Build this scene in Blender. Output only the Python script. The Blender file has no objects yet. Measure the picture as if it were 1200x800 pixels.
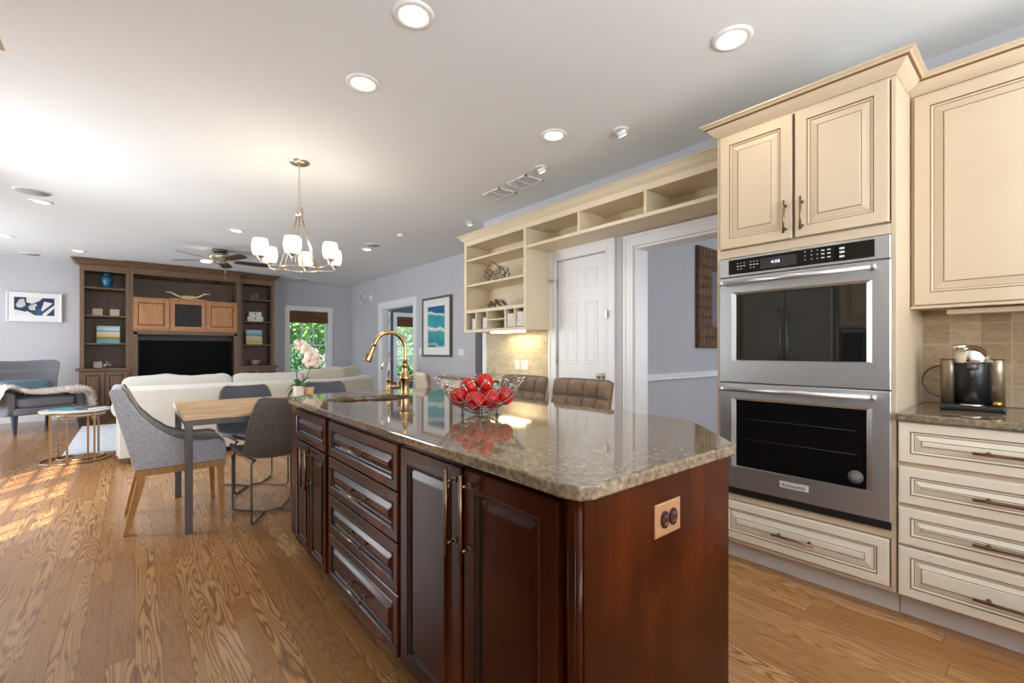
import bpy, bmesh, math, random
from math import sin, cos, tan, pi, radians, sqrt, atan2
from mathutils import Vector, Matrix, noise
random.seed(7)
sc = bpy.context.scene
COL = sc.collection

# ------------------------------------------------------------------ camera
YAW = radians(39.83)
cam_d = bpy.data.cameras.new('camera'); cam = bpy.data.objects.new('camera', cam_d); COL.objects.link(cam)
cam_d.sensor_width = 36.0; cam_d.lens = 530.0/1200*36.0
cam_d.shift_y = 11.0/1200
cam_d.clip_start = 0.02
cam.location = (0, 0, 1.17); cam.rotation_euler = (pi/2, 0, -YAW)
sc.camera = cam
# ------------------------------------------------------------------ colour
sc.view_settings.view_transform = 'Standard'; sc.view_settings.look = 'None'
sc.view_settings.gamma = 1.0; sc.view_settings.use_curve_mapping = False
sc.view_settings.exposure = 0.2
sc.cycles.use_denoising = True
sc.cycles.max_bounces = 10; sc.cycles.diffuse_bounces = 5; sc.cycles.glossy_bounces = 5
sc.cycles.transparent_max_bounces = 16; sc.cycles.transmission_bounces = 6
sc.cycles.sample_clamp_indirect = 6.0
sc.cycles.caustics_reflective = False; sc.cycles.caustics_refractive = False
# ------------------------------------------------------------------ world and sun
w = bpy.data.worlds.new('sky'); sc.world = w; w.use_nodes = True
nt = w.node_tree; nt.nodes.clear()
o_ = nt.nodes.new('ShaderNodeOutputWorld'); bg = nt.nodes.new('ShaderNodeBackground')
tc = nt.nodes.new('ShaderNodeTexCoord'); sp = nt.nodes.new('ShaderNodeSeparateXYZ'); cr = nt.nodes.new('ShaderNodeValToRGB')
nt.links.new(tc.outputs['Generated'], sp.inputs[0]); nt.links.new(sp.outputs[2], cr.inputs[0])
cr.color_ramp.elements[0].position = 0.0; cr.color_ramp.elements[0].color = (0.80, 0.88, 0.95, 1)
cr.color_ramp.elements[1].position = 0.6; cr.color_ramp.elements[1].color = (0.45, 0.65, 1.0, 1)
nt.links.new(cr.outputs[0], bg.inputs[0]); bg.inputs[1].default_value = 1.3
nt.links.new(bg.outputs[0], o_.inputs[0])

SUN_H = Vector((.63, .776)).normalized(); SUN_E = radians(48.5)
sun_dir = Vector((SUN_H.x*cos(SUN_E), SUN_H.y*cos(SUN_E), -sin(SUN_E)))
sl = bpy.data.lights.new('sun', 'SUN'); sl.energy = 10; sl.angle = radians(.6); sl.color = (1, .93, .82)
so = bpy.data.objects.new('sun', sl); COL.objects.link(so); so.location = (-6, -4, 9)
so.rotation_euler = sun_dir.to_track_quat('-Z', 'Y').to_euler()

def area(name, loc, direction, sx, sy, power, col=(1, 1, 1)):
    l = bpy.data.lights.new(name, 'AREA'); l.shape = 'RECTANGLE'; l.size = sx; l.size_y = sy; l.energy = power; l.color = col
    o = bpy.data.objects.new(name, l); COL.objects.link(o); o.location = loc
    o.rotation_euler = Vector(direction).to_track_quat('-Z', 'Y').to_euler()
    return o
DAY = (.86, .94, 1.0)
# living, breakfast lamps stand in for window daylight; kitchen, dining, sunroom are added fill
area('daylight_living', (-3.12, 8.2, 1.25), (1, 0, .0), 2.9, 2.1, 92, DAY)
area('daylight_breakfast', (-1.46, 5.0, 1.2), (1, -.25, -.05), 1.0, 1.9, 72, DAY)
area('fill_kitchen', (0.9, -1.92, 1.6), (0, 1, 1.0), 3.4, 1.3, 145, (.90, .955, 1.0))  # added fill behind the camera, aimed up to brighten the ceiling
area('fill_dining', (6.9, -1.0, 1.5), (-1, .5, 0), 1.4, 1.6, 75, DAY)  # added fill to light the dining room beyond the opening
area('area_hall', (5.0, 5.0, 2.55), (0, 0, -1), .8, .8, 12, DAY)  # area lamp below the hall ceiling, pointing down
area('fill_sunroom', (6.4, 8.6, 1.5), (-1, 0, 0), 2.0, 1.6, 35, DAY)  # added fill to light the sunroom, no window behind it

# ------------------------------------------------------------------ materials
def mat(name, col=(.8, .8, .8), rough=.5, metal=0.0, spec=.5, coat=0.0, coat_r=.05, emit=None, estr=0.0, sheen=0.0, trans=0.0, ior=None):
    m = bpy.data.materials.new(name); m.use_nodes = True
    b = m.node_tree.nodes['Principled BSDF']
    b.inputs['Base Color'].default_value = (*col, 1); b.inputs['Roughness'].default_value = rough
    b.inputs['Metallic'].default_value = metal; b.inputs['Specular IOR Level'].default_value = spec
    b.inputs['Coat Weight'].default_value = coat; b.inputs['Coat Roughness'].default_value = coat_r
    if ior: b.inputs['IOR'].default_value = ior
    if sheen: b.inputs['Sheen Weight'].default_value = sheen
    if trans: b.inputs['Transmission Weight'].default_value = trans
    if emit: b.inputs['Emission Color'].default_value = (*emit, 1); b.inputs['Emission Strength'].default_value = estr
    return m
def N(m, t, **k):
    n = m.node_tree.nodes.new(t)
    for a, v in k.items(): setattr(n, a, v)
    return n
def L(m, a, b): m.node_tree.links.new(a, b)
def bsdf(m): return m.node_tree.nodes['Principled BSDF']
def ramp(m, fac, stops, interp='LINEAR'):
    r = N(m, 'ShaderNodeValToRGB'); L(m, fac, r.inputs[0]); e = r.color_ramp.elements; r.color_ramp.interpolation = interp
    while len(e) < len(stops): e.new(0.5)
    for k, (p, c) in enumerate(stops): e[k].position = p; e[k].color = (*c, 1)
    return r.outputs[0]
def coords(m, scale=(1, 1, 1), rot=(0, 0, 0), loc=(0, 0, 0), kind='Object'):
    t = N(m, 'ShaderNodeTexCoord'); mp = N(m, 'ShaderNodeMapping'); L(m, t.outputs[kind], mp.inputs[0])
    mp.inputs['Scale'].default_value = scale; mp.inputs['Rotation'].default_value = rot; mp.inputs['Location'].default_value = loc
    return mp.outputs[0]
def noise_tex(m, vec, scale=5, detail=4, rough=.5, dist=0):
    n = N(m, 'ShaderNodeTexNoise'); L(m, vec, n.inputs['Vector']); n.inputs['Scale'].default_value = scale
    n.inputs['Detail'].default_value = detail; n.inputs['Roughness'].default_value = rough; n.inputs['Distortion'].default_value = dist
    return n.outputs['Fac']
def bump(m, h, strength=.2, dist=.01):
    b = N(m, 'ShaderNodeBump'); b.inputs['Strength'].default_value = strength; b.inputs['Distance'].default_value = dist
    L(m, h, b.inputs['Height']); L(m, b.outputs[0], bsdf(m).inputs['Normal'])
def maths(m, op, a, b=None, c=None):
    n = N(m, 'ShaderNodeMath', operation=op)
    for i, v in enumerate((a, b, c)):
        if v is None: continue
        if isinstance(v, (int, float)): n.inputs[i].default_value = v
        else: L(m, v, n.inputs[i])
    return n.outputs[0]
def mix(m, fac, a, b, blend='MIX'):
    n = N(m, 'ShaderNodeMix', data_type='RGBA', blend_type=blend)
    for i, v in ((0, fac), (6, a), (7, b)):
        if isinstance(v, (int, float)): n.inputs[i].default_value = v
        elif isinstance(v, tuple): n.inputs[i].default_value = (*v, 1)
        else: L(m, v, n.inputs[i])
    return n.outputs[2]
def mottled(name, c1, c2, scale=3, stretch=(1, 1, 1), rough=.5, bmp=0, detail=5, **k):
    m = mat(name, c1, rough, **k); v = coords(m, stretch); n = noise_tex(m, v, scale, detail, .6)
    L(m, ramp(m, n, [(.3, c1), (.7, c2)]), bsdf(m).inputs['Base Color'])
    if bmp: bump(m, n, bmp, .005)
    return m
def fabric(name, c1, c2, scale=260, bmp=.3, rough=.95):
    m = mat(name, c1, rough, spec=.2, sheen=.25); v = coords(m); n = noise_tex(m, v, scale, 2, .7); n2 = noise_tex(m, v, 4, 3)
    c = ramp(m, n, [(.3, c1), (.7, c2)]); c = mix(m, maths(m, 'MULTIPLY', n2, .25), c, c1)
    L(m, c, bsdf(m).inputs['Base Color']); bump(m, n, bmp, .003)
    return m

M = {}
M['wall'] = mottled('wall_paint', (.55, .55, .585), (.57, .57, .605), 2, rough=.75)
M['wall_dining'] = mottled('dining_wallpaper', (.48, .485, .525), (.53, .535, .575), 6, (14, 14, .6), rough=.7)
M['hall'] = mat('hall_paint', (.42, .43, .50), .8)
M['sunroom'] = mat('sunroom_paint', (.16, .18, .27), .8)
M['ceiling'] = mottled('ceiling_paint', (.80, .825, .84), (.82, .845, .86), 1.5, rough=.85)
M['trim'] = mat('white_trim', (.87, .88, .90), .35)
M['white'] = mat('white_plastic', (.85, .85, .85), .35)
M['cream'] = mottled('cream_paint', (.57, .455, .315), (.61, .495, .35), 2.5, rough=.38, spec=.4)
M['creamlt'] = mottled('light_cream_paint', (.74, .63, .46), (.77, .665, .49), 2.5, rough=.45, spec=.3)
M['drawercream'] = mottled('drawer_cream_paint', (.70, .63, .50), (.74, .67, .54), 2.5, rough=.35, spec=.4)
M['glaze'] = mat('brown_glaze', (.17, .085, .03), .5)
M['black'] = mat('black_plastic', (.012, .012, .013), .35)
M['dark'] = mat('dark_void', (.01, .009, .008), .8)
M['brass'] = mottled('brushed_gold', (.60, .40, .20), (.52, .33, .15), 40, rough=.22, metal=1.0)
M['bronze'] = mottled('antique_bronze', (.30, .19, .12), (.22, .14, .09), 30, rough=.35, metal=1.0)
M['nickel'] = mat('satin_nickel', (.62, .56, .47), .28, metal=1.0)
M['chrome'] = mat('chrome', (.80, .76, .72), .08, metal=1.0)
M['gunmetal'] = mat('gunmetal', (.13, .115, .105), .45, metal=.6)
M['wire'] = mat('dark_wire', (.10, .085, .07), .35, metal=.9)
M['steelwire'] = mat('polished_wire', (.50, .45, .40), .18, metal=1.0)
M['brownwire'] = mat('brown_wire', (.20, .15, .11), .35, metal=1.0)
M['glow'] = mat('warm_bulb', (1, .9, .7), .5, emit=(1.0, .86, .62), estr=6.0)
M['glow_soft'] = mat('reflector_glow', (1, .9, .7), .5, emit=(1.0, .74, .40), estr=1.0)  # bulb light on the reflector, put in as its own emission
M['shade'] = mat('opal_glass_shade', (.95, .85, .7), .4, emit=(1.0, .87, .68), estr=.85)
M['underlight'] = mat('under_cabinet_glow', (1, .9, .7), .5, emit=(1.0, .85, .5), estr=5)
M['leaf'] = mottled('leaf_green', (.04, .13, .03), (.10, .25, .06), 12, rough=.4)
M['petal'] = mottled('cream_petal', (.85, .70, .55), (.93, .85, .75), 20, rough=.6)
M['stem'] = mat('dark_stem', (.05, .07, .03), .6)
M['porcelain'] = mat('white_ceramic', (.85, .86, .87), .2)
M['peach'] = mat('peach_ceramic', (.80, .50, .32), .5)
M['mirror'] = mat('mirror_glass', (.85, .85, .85), .02, metal=1.0)
M['screen'] = mat('tv_screen', (.002, .002, .002), .35, spec=.04)
M['speakercloth'] = mat('speaker_cloth', (.035, .03, .03), .9)

# oak floor
m = mat('oak_floor', (.4, .2, .1), .22, spec=.6); M['floor'] = m
tcn = N(m, 'ShaderNodeTexCoord'); s = N(m, 'ShaderNodeSeparateXYZ'); L(m, tcn.outputs['Object'], s.inputs[0])
W = .083
xi = maths(m, 'FLOOR', maths(m, 'DIVIDE', s.outputs[0], W)); xf = maths(m, 'FRACT', maths(m, 'DIVIDE', s.outputs[0], W))
wn = N(m, 'ShaderNodeTexWhiteNoise', noise_dimensions='1D'); L(m, xi, wn.inputs['W'])
yo = maths(m, 'ADD', maths(m, 'DIVIDE', s.outputs[1], 1.25), maths(m, 'MULTIPLY', wn.outputs[0], 7.3))
yi = maths(m, 'FLOOR', yo); yf = maths(m, 'FRACT', yo)
cmb = N(m, 'ShaderNodeCombineXYZ'); L(m, xi, cmb.inputs[0]); L(m, yi, cmb.inputs[1])
wn2 = N(m, 'ShaderNodeTexWhiteNoise', noise_dimensions='3D'); L(m, cmb.outputs[0], wn2.inputs['Vector'])
rnd = wn2.outputs[0]
cv = N(m, 'ShaderNodeCombineXYZ')
L(m, maths(m, 'MULTIPLY', s.outputs[0], 7.0), cv.inputs[0]); L(m, maths(m, 'MULTIPLY', s.outputs[1], .5), cv.inputs[1]); L(m, maths(m, 'MULTIPLY', rnd, 40.0), cv.inputs[2])
ng = noise_tex(m, cv.outputs[0], 1.5, 2.2, .4, .1)
rings = maths(m, 'PINGPONG', maths(m, 'MULTIPLY', ng, 27.0), .5)        # contour lines of a noise field: cathedral grain
cv2 = N(m, 'ShaderNodeCombineXYZ')
L(m, maths(m, 'MULTIPLY', s.outputs[0], 240), cv2.inputs[0]); L(m, maths(m, 'MULTIPLY', s.outputs[1], 6), cv2.inputs[1]); L(m, rnd, cv2.inputs[2])
fine = noise_tex(m, cv2.outputs[0], 1, 3, .6)
base = ramp(m, rnd, [(0, (.34, .155, .052)), (.5, (.45, .225, .085)), (1, (.56, .305, .135))])
gl = ramp(m, rings, [(0.0, (.40, .34, .28)), (.12, (.60, .55, .48)), (.30, (.95, .94, .93)), (.5, (1, 1, 1))])
amt = ramp(m, rnd, [(.15, (.35, .35, .35)), (.75, (1, 1, 1))])
c = mix(m, amt, base, mix(m, 1.0, base, gl, 'MULTIPLY'))
c = mix(m, .28, c, ramp(m, fine, [(.35, (.55, .5, .45)), (.6, (1, 1, 1))]), 'MULTIPLY')
seam = maths(m, 'MULTIPLY', maths(m, 'GREATER_THAN', maths(m, 'ABSOLUTE', maths(m, 'SUBTRACT', xf, .5)), .486), .65)
c = mix(m, seam, c, (.09, .045, .02))
seam2 = maths(m, 'MULTIPLY', maths(m, 'GREATER_THAN', maths(m, 'ABSOLUTE', maths(m, 'SUBTRACT', yf, .5)), .4988), .65)
c = mix(m, seam2, c, (.09, .045, .02))
L(m, c, bsdf(m).inputs['Base Color'])
L(m, ramp(m, fine, [(.3, (.16, .16, .16)), (.7, (.26, .26, .26))]), bsdf(m).inputs['Roughness'])
bump(m, maths(m, 'ADD', rings, maths(m, 'MULTIPLY', xf, .15)), .06, .002)

def wood(name, c1, c2, scale=1.0, along='Z', rough=.35, coat=0.0, spec=.5, lines=9):
    m = mat(name, c1, rough, coat=coat, coat_r=.12, spec=spec)
    st = {'Z': (6, 6, .7), 'X': (.7, 6, 6), 'Y': (6, .7, 6)}[along]
    v = coords(m, tuple(a*scale for a in st)); n = noise_tex(m, v, 1.3, 4, .55, .4)
    r_ = maths(m, 'PINGPONG', maths(m, 'MULTIPLY', n, lines), .5)
    c = ramp(m, r_, [(0, c1), (.5, c2)])
    L(m, c, bsdf(m).inputs['Base Color']); return m
M['walnut'] = wood('walnut_stain', (.125, .068, .034), (.165, .092, .048), 1, 'X', .4)
M['walnutv'] = wood('walnut_stain_upright', (.14, .075, .038), (.185, .10, .053), 1, 'Z', .4)
M['orange_oak'] = wood('honey_wood', (.38, .155, .045), (.47, .21, .07), .6, 'Z', .35)
M['tabletop'] = wood('acacia_top', (.58, .33, .14), (.80, .58, .36), 1.0, 'X', .35, lines=7)
M['chairleg'] = wood('oak_legs', (.40, .19, .05), (.50, .26, .09), 2, 'Z', .4)
M['walnutdark'] = wood('dark_blade', (.06, .04, .03), (.10, .065, .045), 1, 'X', .4)
# cherry of the island
m = mat('cherry_stain_glow', (.1, .03, .01), .24, spec=.13, coat=.08, coat_r=.12); M['cherry'] = m
v = coords(m, (1, 1, .55)); n = noise_tex(m, v, 2.2, 3, .5); v2 = coords(m, (30, 30, 1.6)); n2 = noise_tex(m, v2, 1, 3, .6)
c = ramp(m, n, [(.28, (.018, .0030, .0008)), (.48, (.040, .0065, .0012)), (.60, (.085, .0145, .0022)), (.74, (.19, .036, .005))])  # stain tones; the brightest orange patches paint in a highlight on the doors
c = mix(m, .5, c, ramp(m, n2, [(.3, (.6, .6, .6)), (.6, (1, 1, 1))]), 'MULTIPLY')
L(m, c, bsdf(m).inputs['Base Color'])
M['cherryglaze'] = mat('black_glaze', (.012, .004, .003), .4)
# granite
m = mat('granite', (.3, .24, .17), .045, ior=1.75, spec=.6); M['granite'] = m
v = coords(m)
vo = N(m, 'ShaderNodeTexVoronoi'); L(m, v, vo.inputs['Vector']); vo.inputs['Scale'].default_value = 85; vo.inputs['Randomness'].default_value = 1
n1 = noise_tex(m, v, 58, 6, .75); n2 = noise_tex(m, v, 14, 4, .6)
c = ramp(m, n1, [(.36, (.014, .010, .008)), (.45, (.10, .070, .040)), (.54, (.235, .17, .105)), (.64, (.34, .265, .18))])
c = mix(m, .35, c, ramp(m, vo.outputs['Color'], [(.2, (.04, .028, .018)), (.8, (.36, .28, .19))]))
c = mix(m, maths(m, 'MULTIPLY', n2, .5), c, (.21, .155, .095))
L(m, c, bsdf(m).inputs['Base Color'])
# brushed steel
m = mat('stainless_steel', (.62, .635, .65), .32, metal=.92); M['steel'] = m
v = coords(m, (3, 3, 260)); n = noise_tex(m, v, 1, 3, .6)
L(m, ramp(m, n, [(.3, (.31, .31, .31)), (.7, (.37, .37, .37))]), bsdf(m).inputs['Roughness'])
M['blackglass'] = mat('black_glass', (.005, .005, .005), .03, spec=.5, ior=1.5)
M['upperglass'] = mat('tinted_oven_glass', (.008, .008, .008), .03, ior=1.9)
# travertine subway tile on the X plane (grid in Y,Z)
def tile(name, w_, h_, c1, c2, c3, grout, y0=0., z0=0., half=True):
    m = mat(name, c1, .45); t = N(m, 'ShaderNodeTexCoord'); s = N(m, 'ShaderNodeSeparateXYZ'); L(m, t.outputs['Object'], s.inputs[0])
    zz = maths(m, 'DIVIDE', maths(m, 'SUBTRACT', s.outputs[2], z0), h_); zi = maths(m, 'FLOOR', zz); zf = maths(m, 'FRACT', zz)
    off = maths(m, 'MULTIPLY', maths(m, 'MODULO', zi, 2.0), .5 if half else 0.)
    yy = maths(m, 'ADD', maths(m, 'DIVIDE', maths(m, 'SUBTRACT', s.outputs[1], y0), w_), off); yi = maths(m, 'FLOOR', yy); yf = maths(m, 'FRACT', yy)
    cb = N(m, 'ShaderNodeCombineXYZ'); L(m, yi, cb.inputs[0]); L(m, zi, cb.inputs[1]); wn = N(m, 'ShaderNodeTexWhiteNoise'); L(m, cb.outputs[0], wn.inputs['Vector'])
    n = noise_tex(m, coords(m, (1, 1, 2.2)), 16, 6, .65, .8)
    c = ramp(m, wn.outputs[0], [(0, c1), (.5, c2), (1, c3)]); c = mix(m, .55, c, ramp(m, n, [(.32, (.50, .46, .40)), (.62, (1, 1, 1))]), 'MULTIPLY')
    e1 = maths(m, 'GREATER_THAN', maths(m, 'ABSOLUTE', maths(m, 'SUBTRACT', yf, .5)), .5-.0022/w_)
    e2 = maths(m, 'GREATER_THAN', maths(m, 'ABSOLUTE', maths(m, 'SUBTRACT', zf, .5)), .5-.0022/h_)
    e = maths(m, 'MAXIMUM', e1, e2); c = mix(m, maths(m, 'MULTIPLY', e, .6), c, grout); L(m, c, bsdf(m).inputs['Base Color']); bump(m, e, -.3, .002); return m
M['tile'] = tile('travertine_tile', .105, .102, (.35, .235, .125), (.44, .31, .18), (.50, .37, .23), (.52, .42, .29), .023, .90, False)
M['tile2'] = tile('pale_travertine_tile', .152, .076, (.60, .49, .33), (.66, .55, .38), (.70, .60, .43), (.66, .57, .42), 0, .90)
# fabrics
M['gfab'] = fabric('grey_tweed', (.24, .25, .30), (.70, .71, .76), 170)
M['slate'] = fabric('charcoal_blue_fabric', (.075, .088, .115), (.17, .185, .22), 160)
M['slateback'] = fabric('worn_charcoal_fabric', (.085, .078, .070), (.22, .20, .18), 100)
M['armchair'] = fabric('slate_velvet', (.19, .19, .225), (.26, .26, .29), 120, .1)
M['bluecush'] = fabric('dusty_blue_fabric', (.11, .19, .25), (.19, .28, .34), 90, .2)
M['taupe'] = fabric('taupe_fabric', (.16, .135, .11), (.30, .26, .22), 170)
M['linen'] = fabric('cream_linen', (.57, .54, .49), (.69, .66, .60), 220, .15)
M['linen2'] = fabric('beige_linen', (.50, .44, .36), (.62, .56, .47), 220, .15)
M['fur'] = mottled('sheepskin_pile', (.84, .74, .63), (.93, .88, .82), 9, rough=.9)
M['rug'] = fabric('pale_blue_rug', (.55, .60, .68), (.80, .82, .86), 14, .2)
m = mat('brown_suede', (.16, .10, .065), .7, sheen=.3); M['suede'] = m
v = coords(m); n = noise_tex(m, v, 14, 5, .65)
L(m, ramp(m, n, [(.3, (.12, .068, .038)), (.6, (.20, .125, .072)), (.8, (.29, .195, .12))]), bsdf(m).inputs['Base Color'])
M['tanside'] = mat('tan_leather', (.62, .53, .42), .6)
m = mottled('apple_skin', (.42, .003, .006), (.58, .014, .010), 8, rough=.30, spec=.35); M['apple'] = m
M['applepit'] = mat('apple_calyx', (.85, .45, .06), .5)
m = mottled('copper_sink', (.20, .075, .03), (.34, .15, .06), 60, rough=.4, metal=.7, bmp=.5); M['copper'] = m
m = mottled('blue_glaze', (.005, .08, .20), (.01, .25, .38), 14, rough=.15, coat=.6); M['vase'] = m
M['marble'] = mat('white_tabletop', (.85, .83, .80), .2)
M['teal'] = mat('teal_book', (.02, .30, .32), .4)
M['navybook'] = mat('navy_book', (.05, .06, .09), .5)
M['paper'] = mat('paper', (.85, .84, .80), .7)
m = mottled('photo_card', (.75, .62, .45), (.55, .42, .28), 30, rough=.5); M['card'] = m
M['pinkcard'] = mat('pink_card', (.60, .48, .50), .5)
M['woven'] = mottled('woven_blind', (.10, .035, .014), (.24, .10, .045), 1, (30, 30, 260), rough=.8, bmp=.4)
M['basket'] = mottled('white_basket', (.68, .64, .58), (.88, .86, .82), 1, (60, 60, 170), rough=.8, bmp=.5)
M['mosaic'] = mottled('carved_wood', (.10, .05, .022), (.20, .105, .05), 12, rough=.45)
M['driftwood'] = mottled('driftwood', (.45, .28, .14), (.80, .62, .40), 12, rough=.5)
M['navy'] = mat('art_navy', (.012, .03, .085), .6)
M['artblue'] = mat('art_blue', (.015, .10, .21), .6)
M['artwhite'] = mat('art_white', (.74, .74, .74), .6)
M['artgrey'] = mottled('art_grey', (.45, .45, .44), (.68, .67, .66), 20, rough=.6)
M['frameg'] = mat('grey_wood_frame', (.14, .115, .095), .45)
M['grass'] = mottled('lawn', (.10, .22, .04), (.20, .36, .08), 30, rough=.9)
M['bark'] = mottled('bark', (.08, .055, .035), (.14, .10, .07), 20, rough=.9)
m = mat('tree_leaves', (.1, .3, .05), .6); M['treeleaf'] = m
n = noise_tex(m, coords(m), 1.6, 4, .6); L(m, ramp(m, n, [(.3, (.12, .34, .06)), (.5, (.28, .55, .14)), (.75, (.60, .80, .35))]), bsdf(m).inputs['Base Color'])
m = mat('bush_leaves', (.05, .2, .06), .6); M['bushleaf'] = m
n = noise_tex(m, coords(m), 2.2, 4, .6); L(m, ramp(m, n, [(.3, (.05, .18, .08)), (.5, (.12, .34, .13)), (.75, (.30, .58, .25))]), bsdf(m).inputs['Base Color'])
# window glass
m = bpy.data.materials.new('window_glass'); m.use_nodes = True; m.node_tree.nodes.clear(); M['glass'] = m
oo = N(m, 'ShaderNodeOutputMaterial'); mx = N(m, 'ShaderNodeMixShader'); tr = N(m, 'ShaderNodeBsdfTransparent'); gg = N(m, 'ShaderNodeBsdfGlossy'); gg.inputs['Roughness'].default_value = .02
mx.inputs[0].default_value = .05; L(m, tr.outputs[0], mx.inputs[1]); L(m, gg.outputs[0], mx.inputs[2]); L(m, mx.outputs[0], oo.inputs[0])

def art_mat(name, stops, axis=2, nscale=4, namt=.15, lo=0., hi=1., stretch=(1, 1, 1)):
    m = mat(name, (1, 1, 1), .6); t = N(m, 'ShaderNodeTexCoord'); s = N(m, 'ShaderNodeSeparateXYZ'); L(m, t.outputs['Object'], s.inputs[0])
    n = noise_tex(m, coords(m, stretch), nscale, 3, .5)
    z = maths(m, 'DIVIDE', maths(m, 'SUBTRACT', s.outputs[axis], lo), hi-lo)
    z = maths(m, 'ADD', z, maths(m, 'MULTIPLY', maths(m, 'SUBTRACT', n, .5), namt))
    L(m, ramp(m, z, stops), bsdf(m).inputs['Base Color']); return m

# ------------------------------------------------------------------ mesh builder
class MB:
    def __init__(s): s.v = []; s.f = []; s.m = []; s.s = []
    def face(s, ids, m=0, sm=False): s.f.append(tuple(ids)); s.m.append(m); s.s.append(sm)
    def quadpts(s, pts, m=0):
        b = len(s.v); s.v += [tuple(p) for p in pts]; s.face(range(b, b+len(pts)), m)
    def box(s, x0, x1, y0, y1, z0, z1, m=0):
        x0, x1 = sorted((x0, x1)); y0, y1 = sorted((y0, y1)); z0, z1 = sorted((z0, z1))
        b = len(s.v); s.v += [(x, y, z) for z in (z0, z1) for y in (y0, y1) for x in (x0, x1)]
        for f in ((0, 2, 3, 1), (4, 5, 7, 6), (0, 1, 5, 4), (2, 6, 7, 3), (0, 4, 6, 2), (1, 3, 7, 5)): s.face([b+i for i in f], m)
        return s
    def obox(s, c, u, v, n, a, b_, d, m=0):   # centre, axes, half sizes
        c, u, v, n = Vector(c), Vector(u), Vector(v), Vector(n); b = len(s.v)
        s.v += [tuple(c+u*a*i+v*b_*j+n*d*k) for k in (-1, 1) for j in (-1, 1) for i in (-1, 1)]
        for f in ((0, 2, 3, 1), (4, 5, 7, 6), (0, 1, 5, 4), (2, 6, 7, 3), (0, 4, 6, 2), (1, 3, 7, 5)): s.face([b+i for i in f], m)
        return s
    def bar(s, p, q, w_, h_, m=0, up=(0, 0, 1), w2=None, h2=None):  # tapered rectangular bar
        p, q = Vector(p), Vector(q); d = (q-p).normalized(); r = d.cross(Vector(up))
        if r.length < 1e-4: r = Vector((1, 0, 0))
        r.normalize(); t = r.cross(d); b = len(s.v); w2 = w_ if w2 is None else w2; h2 = h_ if h2 is None else h2
        for c, a, e in ((p, w_, h_), (q, w2, h2)):
            s.v += [tuple(c+r*a/2*i+t*e/2*j) for i, j in ((-1, -1), (1, -1), (1, 1), (-1, 1))]
        for f in ((3, 2, 1, 0), (4, 5, 6, 7), (0, 1, 5, 4), (1, 2, 6, 5), (2, 3, 7, 6), (3, 0, 4, 7)): s.face([b+i for i in f], m)
        return s
    def prism(s, pts, n, h, m=0, m_side=None):  # planar polygon pts, extruded by n*h
        n = Vector(n)*h; k = len(pts); b = len(s.v); s.v += [tuple(p) for p in pts]+[tuple(Vector(p)+n) for p in pts]
        s.face(range(b+k-1, b-1, -1), m); s.face(range(b+k, b+2*k), m)
        for i in range(k): j = (i+1) % k; s.face((b+i, b+j, b+k+j, b+k+i), m if m_side is None else m_side)
        return s
    def lathe(s, prof, c=(0, 0, 0), seg=24, m=0, ax='Z', sc_=(1, 1), cap=True):
        b = len(s.v); c = Vector(c); k = len(prof)
        for r, z in prof:
            for i in range(seg):
                t = 2*pi*i/seg; x, y = r*cos(t)*sc_[0], r*sin(t)*sc_[1]
                p = {'Z': (x, y, z), 'X': (z, x, y), 'Y': (y, z, x)}[ax]; s.v.append(tuple(c+Vector(p)))
        for a in range(k-1):
            for i in range(seg):
                j = (i+1) % seg; s.face((b+a*seg+i, b+a*seg+j, b+(a+1)*seg+j, b+(a+1)*seg+i), m, True)
        if cap: s.face(range(b+seg-1, b-1, -1), m); s.face(range(b+(k-1)*seg, b+k*seg), m)
        return s
    def cyl(s, p, q, r, seg=12, m=0, r2=None): return s.tube([p, q], [r, r if r2 is None else r2], seg, m)
    def tube(s, pts, r, seg=8, m=0, closed=False):
        P = [Vector(p) for p in pts]; k = len(P); R = r if isinstance(r, (list, tuple)) else [r]*k; b = len(s.v)
        T = []
        for i in range(k):
            if closed: t = P[(i+1) % k]-P[i-1]
            else: t = P[min(i+1, k-1)]-P[max(i-1, 0)]
            T.append(t.normalized())
        a = Vector((0, 0, 1)) if abs(T[0].z) < .9 else Vector((1, 0, 0)); u = T[0].cross(a).normalized()
        for i in range(k):
            u = (u-T[i]*u.dot(T[i])).normalized(); w_ = T[i].cross(u)
            for j in range(seg):
                t = 2*pi*j/seg; s.v.append(tuple(P[i]+(u*cos(t)+w_*sin(t))*R[i]))
        for i in range(k if closed else k-1):
            i2 = (i+1) % k
            for j in range(seg):
                j2 = (j+1) % seg; s.face((b+i*seg+j, b+i*seg+j2, b+i2*seg+j2, b+i2*seg+j), m, True)
        if not closed: s.face(range(b+seg-1, b-1, -1), m); s.face(range(b+(k-1)*seg, b+k*seg), m)
        return s
    def ball(s, c, r, seg=12, m=0, sz=1.0):
        k = max(6, seg//2+2); prof = [(max(r*sin(pi*i/k), 1e-5), -r*sz*cos(pi*i/k)) for i in range(k+1)]
        return s.lathe(prof, c, seg, m, cap=False)
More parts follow.
